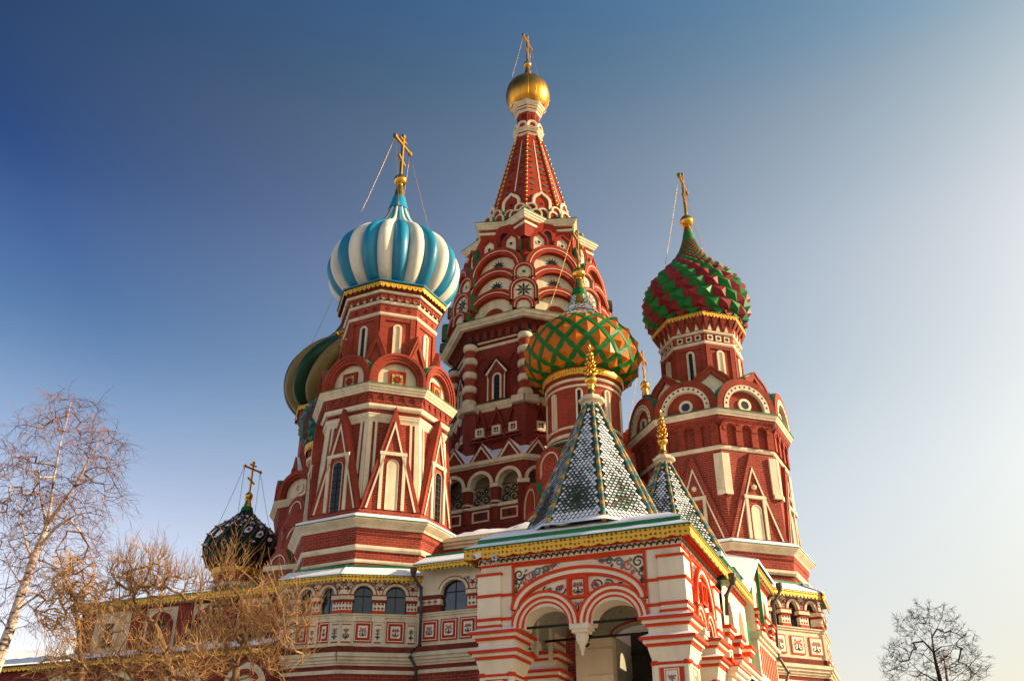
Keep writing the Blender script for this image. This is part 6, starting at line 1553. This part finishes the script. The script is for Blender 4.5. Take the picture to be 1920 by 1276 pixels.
def bare_tree(name, label, limbs, blobs, count, rnd, bark, twig, r_tip=.012, expo=.42, r_trunk=.2, twigs=5, twig_len=.5, droop=0.0, lift=.25, gnarl=.12, group=None, fan=.9, step=.3, shoots=(0, 1.0)):
    """limbs: hand placed main stems; the crown fills the ellipsoids in blobs with branches grown towards random points"""
    base = limbs[0][0]
    T = thing(name, label, 'tree', (base[0], base[1], base[2]), group)
    P, PAR = [], []
    def addn(p, q): P.append(p); PAR.append(q); return len(P) - 1
    trunkset = set(); taper = {}
    for li, L in enumerate(limbs):
        par = -1
        if li:
            par = min(range(len(P)), key=lambda i: sum((P[i][c] - L[0][c]) ** 2 for c in range(3)))
        for i in range(len(L)):
            if i == 0:
                par = addn(L[0], par); trunkset.add(par); continue
            n = max(1, int(sqrt(sum((L[i][c] - L[i - 1][c]) ** 2 for c in range(3))) / step))
            for k in range(1, n + 1):
                t = k / n; j = gnarl * .35 if k < n else 0
                p = tuple(L[i - 1][c] + (L[i][c] - L[i - 1][c]) * t + rnd.uniform(-j, j) * .4 for c in range(3)); par = addn(p, par); trunkset.add(par); taper[par] = max(.10, 1 - .88 * ((i - 1 + t) / (len(L) - 1)) ** 1.4)
    tg = []
    tot = sum(b[2] for b in blobs)
    for c, r, w in blobs:
        for _ in range(int(count * w / tot)):
            while True:
                u = [rnd.uniform(-1, 1) for _ in range(3)]; q = u[0] ** 2 + u[1] ** 2 + u[2] ** 2
                if q < 1 and q > rnd.random() * .55: break
            tg.append(tuple(c[i] + u[i] * r[i] for i in range(3)))
    root = limbs[0][-1]
    tg.sort(key=lambda p: sum((p[c] - root[c]) ** 2 for c in range(3)) * rnd.uniform(.8, 1.2))
    tips = []
    for p in tg:
        # nearest node, preferring nodes that lie below the target
        best, bd = 0, 1e9
        px, py, pz = p
        for i, q in enumerate(P):
            dz = pz - q[2]
            d = (px - q[0]) ** 2 + (py - q[1]) ** 2 + dz * dz * (1.0 if dz > 0 else 2.2)
            if d < bd: bd, best = d, i
        a = P[best]; dist = sqrt(sum((p[c] - a[c]) ** 2 for c in range(3)))
        n = max(1, int(dist / step)); par = best; sag = dist * .12 * (1 if droop == 0 else -.3)
        for k in range(1, n + 1):
            t = k / n; g = gnarl * min(1, dist)
            q = tuple(a[c] + (p[c] - a[c]) * t + (rnd.uniform(-g, g) if k < n else 0) - (sag * sin(pi * t) if c == 2 else 0) for c in range(3)); par = addn(q, par)
        tips.append(par)
    n = len(P); cnt = [0.0] * n; kids = [0] * n
    for i in range(n):
        if PAR[i] >= 0: kids[PAR[i]] += 1
    for i in range(n - 1, -1, -1):
        if kids[i] == 0: cnt[i] = max(cnt[i], 1.0)
        if PAR[i] >= 0: cnt[PAR[i]] += cnt[i]
    mx = max(cnt)
    rad = [max(r_tip, r_trunk * (c / mx) ** expo) for c in cnt]
    for i, f in taper.items(): rad[i] = max(r_tip * 1.5, rad[i] * f)
    tm, cm, wm = MB(), MB(), MB()
    for i in range(n):
        j = PAR[i]
        if j < 0: continue
        ra, rb = min(rad[j], rad[i] * 1.6), rad[i]
        if i in trunkset: stick(tm, P[j], P[i], ra, rb, bark, 9)
        else: stick(cm, P[j], P[i], ra, rb, bark if rb > r_tip * 4 else twig, 5 if rb > r_tip * 2.2 else 3)
    cand = [i for i in range(n) if i not in trunkset]
    for _ in range(shoots[0]):                       # straight young shoots rising out of the old wood
        p = P[rnd.choice(cand)]; v = norm((rnd.uniform(-.55, .55), rnd.uniform(-.55, .55), 1.0)); L = shoots[1] * rnd.uniform(.4, 1.15); bend = rnd.uniform(-.12, .12)
        for k in range(5):
            q = vadd(p, vmul(v, L / 5)); stick(wm, p, q, r_tip * (1.25 - .2 * k), r_tip * (1.05 - .2 * k), twig, 3)
            if k > 0:
                w = norm((v[0] + rnd.uniform(-.7, .7), v[1] + rnd.uniform(-.7, .7), v[2] + rnd.uniform(-.2, .3))); stick(wm, q, vadd(q, vmul(w, L * rnd.uniform(.10, .28))), r_tip * .7, r_tip * .4, twig, 3)
            v = norm((v[0] + bend, v[1] + rnd.uniform(-.05, .05), v[2])); p = q
    for i in range(n):
        if i in trunkset and kids[i] and rnd.random() > .25: continue
        m = twigs if kids[i] == 0 else (2 if rnd.random() < .45 else 0)
        if m == 0: continue
        j = PAR[i] if PAR[i] >= 0 else i; d = norm(vsub(P[i], P[j]))
        for _ in range(m):
            v = norm((d[0] + rnd.uniform(-fan, fan), d[1] + rnd.uniform(-fan, fan), d[2] + rnd.uniform(-fan, fan) + lift))
            L = twig_len * rnd.uniform(.45, 1.2); p = P[i]; ss = 3
            for s in range(ss):
                v = norm((v[0] + rnd.uniform(-.3, .3), v[1] + rnd.uniform(-.3, .3), v[2] + rnd.uniform(-.25, .25) - droop * (s + .6)))
                q = vadd(p, vmul(v, L / ss)); stick(wm, p, q, r_tip * (1 - .25 * s), r_tip * (.75 - .2 * s), twig, 3)
                if s < 2 and rnd.random() < .8:
                    w = norm((v[0] + rnd.uniform(-1, 1), v[1] + rnd.uniform(-1, 1), v[2] + rnd.uniform(-.8, .8) + lift * .6 - droop)); stick(wm, q, vadd(q, vmul(w, L * .4)), r_tip * .7, r_tip * .45, twig, 3)
                p = q
    tr = tm.build('trunk', T); cm.build('branches', T); wm.build('twigs', T)
    return T
def zr(px, py, Y, rx, ry, ry_depth=None):
    """ellipsoid at a picture point, radii given in pixels of the photograph"""
    c = at(px, py, Y); d = (c[1] * cos(TH_) + c[2] * sin(TH_)) / 1818
    return (c, (rx * d, (ry_depth or min(rx, ry)) * d, ry * d * 1.03))
def trees():
    rnd = random.Random(21)
    q = lambda x, y, Y=26.0: at(x / 2.294, 720 + y / 2.294, Y)
    b0 = q(0, 1180, 26); base = (b0[0] - 1.3, 26.1, -1.6)
    limbs = [[base, (b0[0] - .45, 26.05, b0[2] * .45), b0, q(62, 990), q(130, 790), q(165, 700), q(205, 600, 26.1), q(218, 520, 26.2), q(232, 400, 26.2), q(258, 265, 26.3), q(288, 160, 26.3), q(308, 70, 26.3)],
             [q(205, 600, 26.1), q(262, 520, 25.8), q(322, 440, 25.6), q(382, 320, 25.4), q(425, 245, 25.3), q(500, 205, 25.2)],
             [q(135, 740), q(105, 650, 25.6), q(85, 560, 25.4), q(55, 440, 25.2), q(15, 365, 25.0)],
             [q(195, 600, 26.1), q(175, 470, 26.6), q(150, 400, 26.9), q(100, 345, 27.1)],
             [q(165, 700), q(235, 620, 25.7), q(330, 560, 25.2), q(430, 540, 24.9)],
             [q(100, 870), q(40, 780, 26.5), q(-40, 720, 26.8)], [q(75, 970), q(180, 890, 25.4), q(300, 850, 25.2), q(420, 860, 25.0)], [q(130, 790), q(220, 740, 26.6), q(330, 700, 27.0), q(400, 720, 27.2)],
             [q(322, 440, 25.6), q(420, 390, 25.2), q(510, 355, 25.0)], [q(40, 1060), q(-20, 980, 26), q(-60, 900, 26)]]
    f = lambda x, y, rx, ry, w, Y=26.0: zr(x / 2.294, 720 + y / 2.294, Y, rx / 2.294, ry / 2.294) + (w,)
    bare_tree('birch_tree', 'tall bare birch with white trunk and hanging reddish twigs at the left', limbs,
              [f(300, 140, 130, 100, 12, 26.2), f(430, 270, 100, 110, 11, 25.4), f(170, 260, 160, 130, 12), f(40, 420, 150, 130, 11, 25.4), f(200, 500, 200, 150, 14), f(390, 470, 130, 130, 10, 25.4), f(60, 640, 150, 150, 9), f(270, 700, 190, 130, 12), f(120, 900, 170, 150, 9), f(300, 940, 150, 130, 8)],
              640, rnd, 'birch_bark', 'twig_red', r_tip=.0062, expo=.52, r_trunk=.15, twigs=4, twig_len=.8, droop=.24, lift=.1, gnarl=.10, fan=.75)
    q = lambda x, y, Y: at(120 + x / 3.84, 1000 + y / 3.84, Y)
    f = lambda x, y, rx, ry, w, Y: zr(120 + x / 3.84, 1000 + y / 3.84, Y, rx / 3.84, ry / 3.84) + (w,)
    g = 'leafless bushes in front of the cathedral'
    t0 = q(790, 1100, 24)
    bare_tree('bare_bush', 'gnarled leafless golden bush with rounded top against the sky, right of the birch', [[(t0[0] + .2, 24, -1.6), t0, q(740, 880, 24), q(650, 650, 24.1), q(540, 560, 24.2), q(500, 470, 24.2), q(510, 330, 24.2)], [q(650, 650, 24.1), q(690, 560, 23.8), q(700, 430, 23.6)], [q(540, 560, 24.2), q(400, 470, 24.5), q(400, 330, 24.6)], [q(540, 560, 24.2), q(420, 540, 23.8), q(300, 500, 23.6)], [q(740, 880, 24), q(560, 950, 23.7), q(430, 830, 23.5), q(300, 700, 23.4)]],
              [f(530, 270, 220, 170, 20, 24.2), f(700, 330, 200, 150, 13, 23.8), f(400, 400, 140, 120, 7, 24.4), f(860, 380, 170, 120, 8, 24), f(560, 520, 240, 130, 8, 24), f(280, 520, 120, 120, 4, 23.8)],
              300, rnd, 'bark', 'twig', r_tip=.0064, expo=.47, r_trunk=.10, twigs=3, twig_len=.42, lift=.9, gnarl=.10, fan=.7, group=g, shoots=(260, .75))
    t0 = q(1230, 1120, 22.5)
    bare_tree('bare_bush', 'dense leafless golden bush with upright twigs below the small green dome', [[(t0[0], 22.5, -1.6), t0, q(1240, 960, 22.5), q(1180, 860, 22.6), q(1140, 720, 22.7), q(1120, 560, 22.7), q(1160, 330, 22.7)], [q(1240, 960, 22.5), q(1370, 880, 22.2), q(1520, 780, 22), q(1700, 690, 21.9)], [q(1180, 860, 22.6), q(1040, 760, 22.9), q(1000, 640, 23)], [q(1240, 960, 22.5), q(1300, 700, 22.3), q(1420, 500, 22.2)], [q(1230, 1060, 22.5), q(1010, 960, 22.2), q(850, 900, 22)]],
              [f(1160, 600, 230, 170, 14, 22.6), f(1430, 640, 250, 150, 16, 22.2), f(1200, 250, 90, 110, 5, 22.6), f(1600, 640, 200, 170, 11, 22), f(1060, 830, 260, 190, 12, 22.6), f(1380, 860, 260, 190, 14, 22.3), f(1620, 900, 180, 170, 6, 22), f(1250, 420, 320, 120, 8, 22.5)],
              330, rnd, 'bark', 'twig', r_tip=.0062, expo=.47, r_trunk=.10, twigs=3, twig_len=.5, lift=1.1, gnarl=.09, fan=.7, group=g, shoots=(330, 1.0))
    t0 = q(560, 1110, 21)
    bare_tree('bare_bush', 'low tangled leafless bush with thick knotted stems in front of the snowy lean-to', [[(t0[0] + .1, 21, -1.6), t0, q(430, 950, 21), q(390, 860, 21), q(460, 740, 21), q(560, 690, 21)], [q(430, 950, 21), q(330, 780, 21.2), q(270, 640, 21.3)], [t0, q(700, 980, 20.8), q(860, 900, 20.7), q(960, 800, 20.7)], [t0, q(300, 1000, 21), q(100, 950, 21)]],
              [f(420, 850, 260, 160, 10, 21), f(150, 960, 230, 120, 10, 21), f(800, 960, 260, 140, 12, 20.8), f(-80, 980, 180, 110, 7, 21.2), f(600, 1050, 400, 100, 10, 20.9), f(1000, 900, 180, 140, 6, 20.8)],
              260, rnd, 'bark', 'twig', r_tip=.0066, expo=.46, r_trunk=.09, twigs=3, twig_len=.4, lift=.4, gnarl=.16, fan=.95, group=g, shoots=(260, .8))
    t0 = q(90, 600, 25)
    bare_tree('bare_bush', 'thin pale leafless shrub between the birch and the yellow eave corner', [[(t0[0] + .1, 25, -1.6), q(130, 1000, 25), t0, q(80, 460, 25), q(150, 380, 25.1), q(130, 260, 25.1)], [q(80, 460, 25), q(10, 400, 25), q(-20, 300, 25)], [t0, q(230, 500, 25), q(290, 380, 25)]],
              [f(120, 330, 130, 150, 10, 25), f(10, 330, 100, 140, 8, 25), f(200, 500, 140, 120, 6, 25), f(-60, 560, 120, 150, 5, 25), f(60, 700, 150, 140, 5, 25)], 260, rnd, 'bark', 'twig', r_tip=.0095, expo=.42, r_trunk=.07, twigs=5, twig_len=.4, lift=.2, droop=.1, gnarl=.16, fan=.9, group=g)
    q = lambda x, y, Y=70.0: at(1600 + x / 6, 1080 + y / 6, Y)
    f = lambda x, y, rx, ry, w, Y=70.0: zr(1600 + x / 6, 1080 + y / 6, Y, rx / 6, ry / 6) + (w,)
    t0 = q(985, 1200)
    bare_tree('bare_tree', 'dark bare tree with broad domed crown standing alone at the right edge', [[(t0[0] + .3, 70, -1.6), (t0[0] + .1, 70, t0[2] * .6), t0, q(935, 1000), q(905, 850), q(885, 680), q(855, 540), q(850, 380)], [q(905, 850), q(790, 730, 69.5), q(700, 640, 69), q(600, 450, 69)], [q(885, 680), q(940, 590, 70.5), q(1000, 450, 70.8), q(1010, 360, 71)], [q(945, 980), q(1100, 850, 69.3), q(1140, 760, 69), q(1270, 630, 68.6)], [q(930, 990), q(780, 870, 70.8), q(620, 840, 71)], [q(905, 850), q(990, 790, 69.6), q(1120, 770, 69.4)], [t0, q(760, 1080, 69.4), q(580, 910, 69), q(400, 830, 69)], [q(1000, 1300), q(1120, 1160, 69.3), q(1270, 1040, 69), q(1450, 850, 68.8)], [q(975, 1150), q(720, 1070, 70.8), q(500, 1050, 71)], [q(885, 700), q(760, 600, 70.6), q(660, 430, 70.8)]],
              [f(860, 430, 190, 130, 10), f(640, 560, 170, 150, 10, 69.5), f(1050, 520, 150, 160, 9, 70), f(1220, 720, 170, 150, 10, 69.5), f(560, 830, 170, 130, 10), f(860, 760, 250, 150, 8), f(480, 1030, 160, 140, 9), f(1330, 980, 190, 170, 11, 69.5), f(1000, 1000, 250, 130, 6), f(700, 1100, 300, 120, 8), f(1250, 1150, 250, 120, 8)],
              520, rnd, 'dark_bark', 'dark_bark', r_tip=.0115, expo=.58, r_trunk=.19, twigs=5, twig_len=.6, lift=.3, droop=.0, gnarl=.05, fan=.6, step=.4)
    q2 = lambda x, y, Y=95.0: at(1600 + x / 6, 1080 + y / 6, Y); t0 = q2(1060, 1200)
    bare_tree('bare_tree', 'thinner pale bare tree standing behind the dark domed tree', [[(t0[0], 95, -1.6), t0, q2(1040, 1050), q2(1020, 930), q2(1000, 840)]], [f(1010, 880, 90, 70, 5, 95), f(1060, 980, 130, 80, 5, 95)], 60, rnd, 'bark', 'bark', r_tip=.014, expo=.5, r_trunk=.15, twigs=3, twig_len=.6, lift=.3, gnarl=.12, step=.5)
trees()
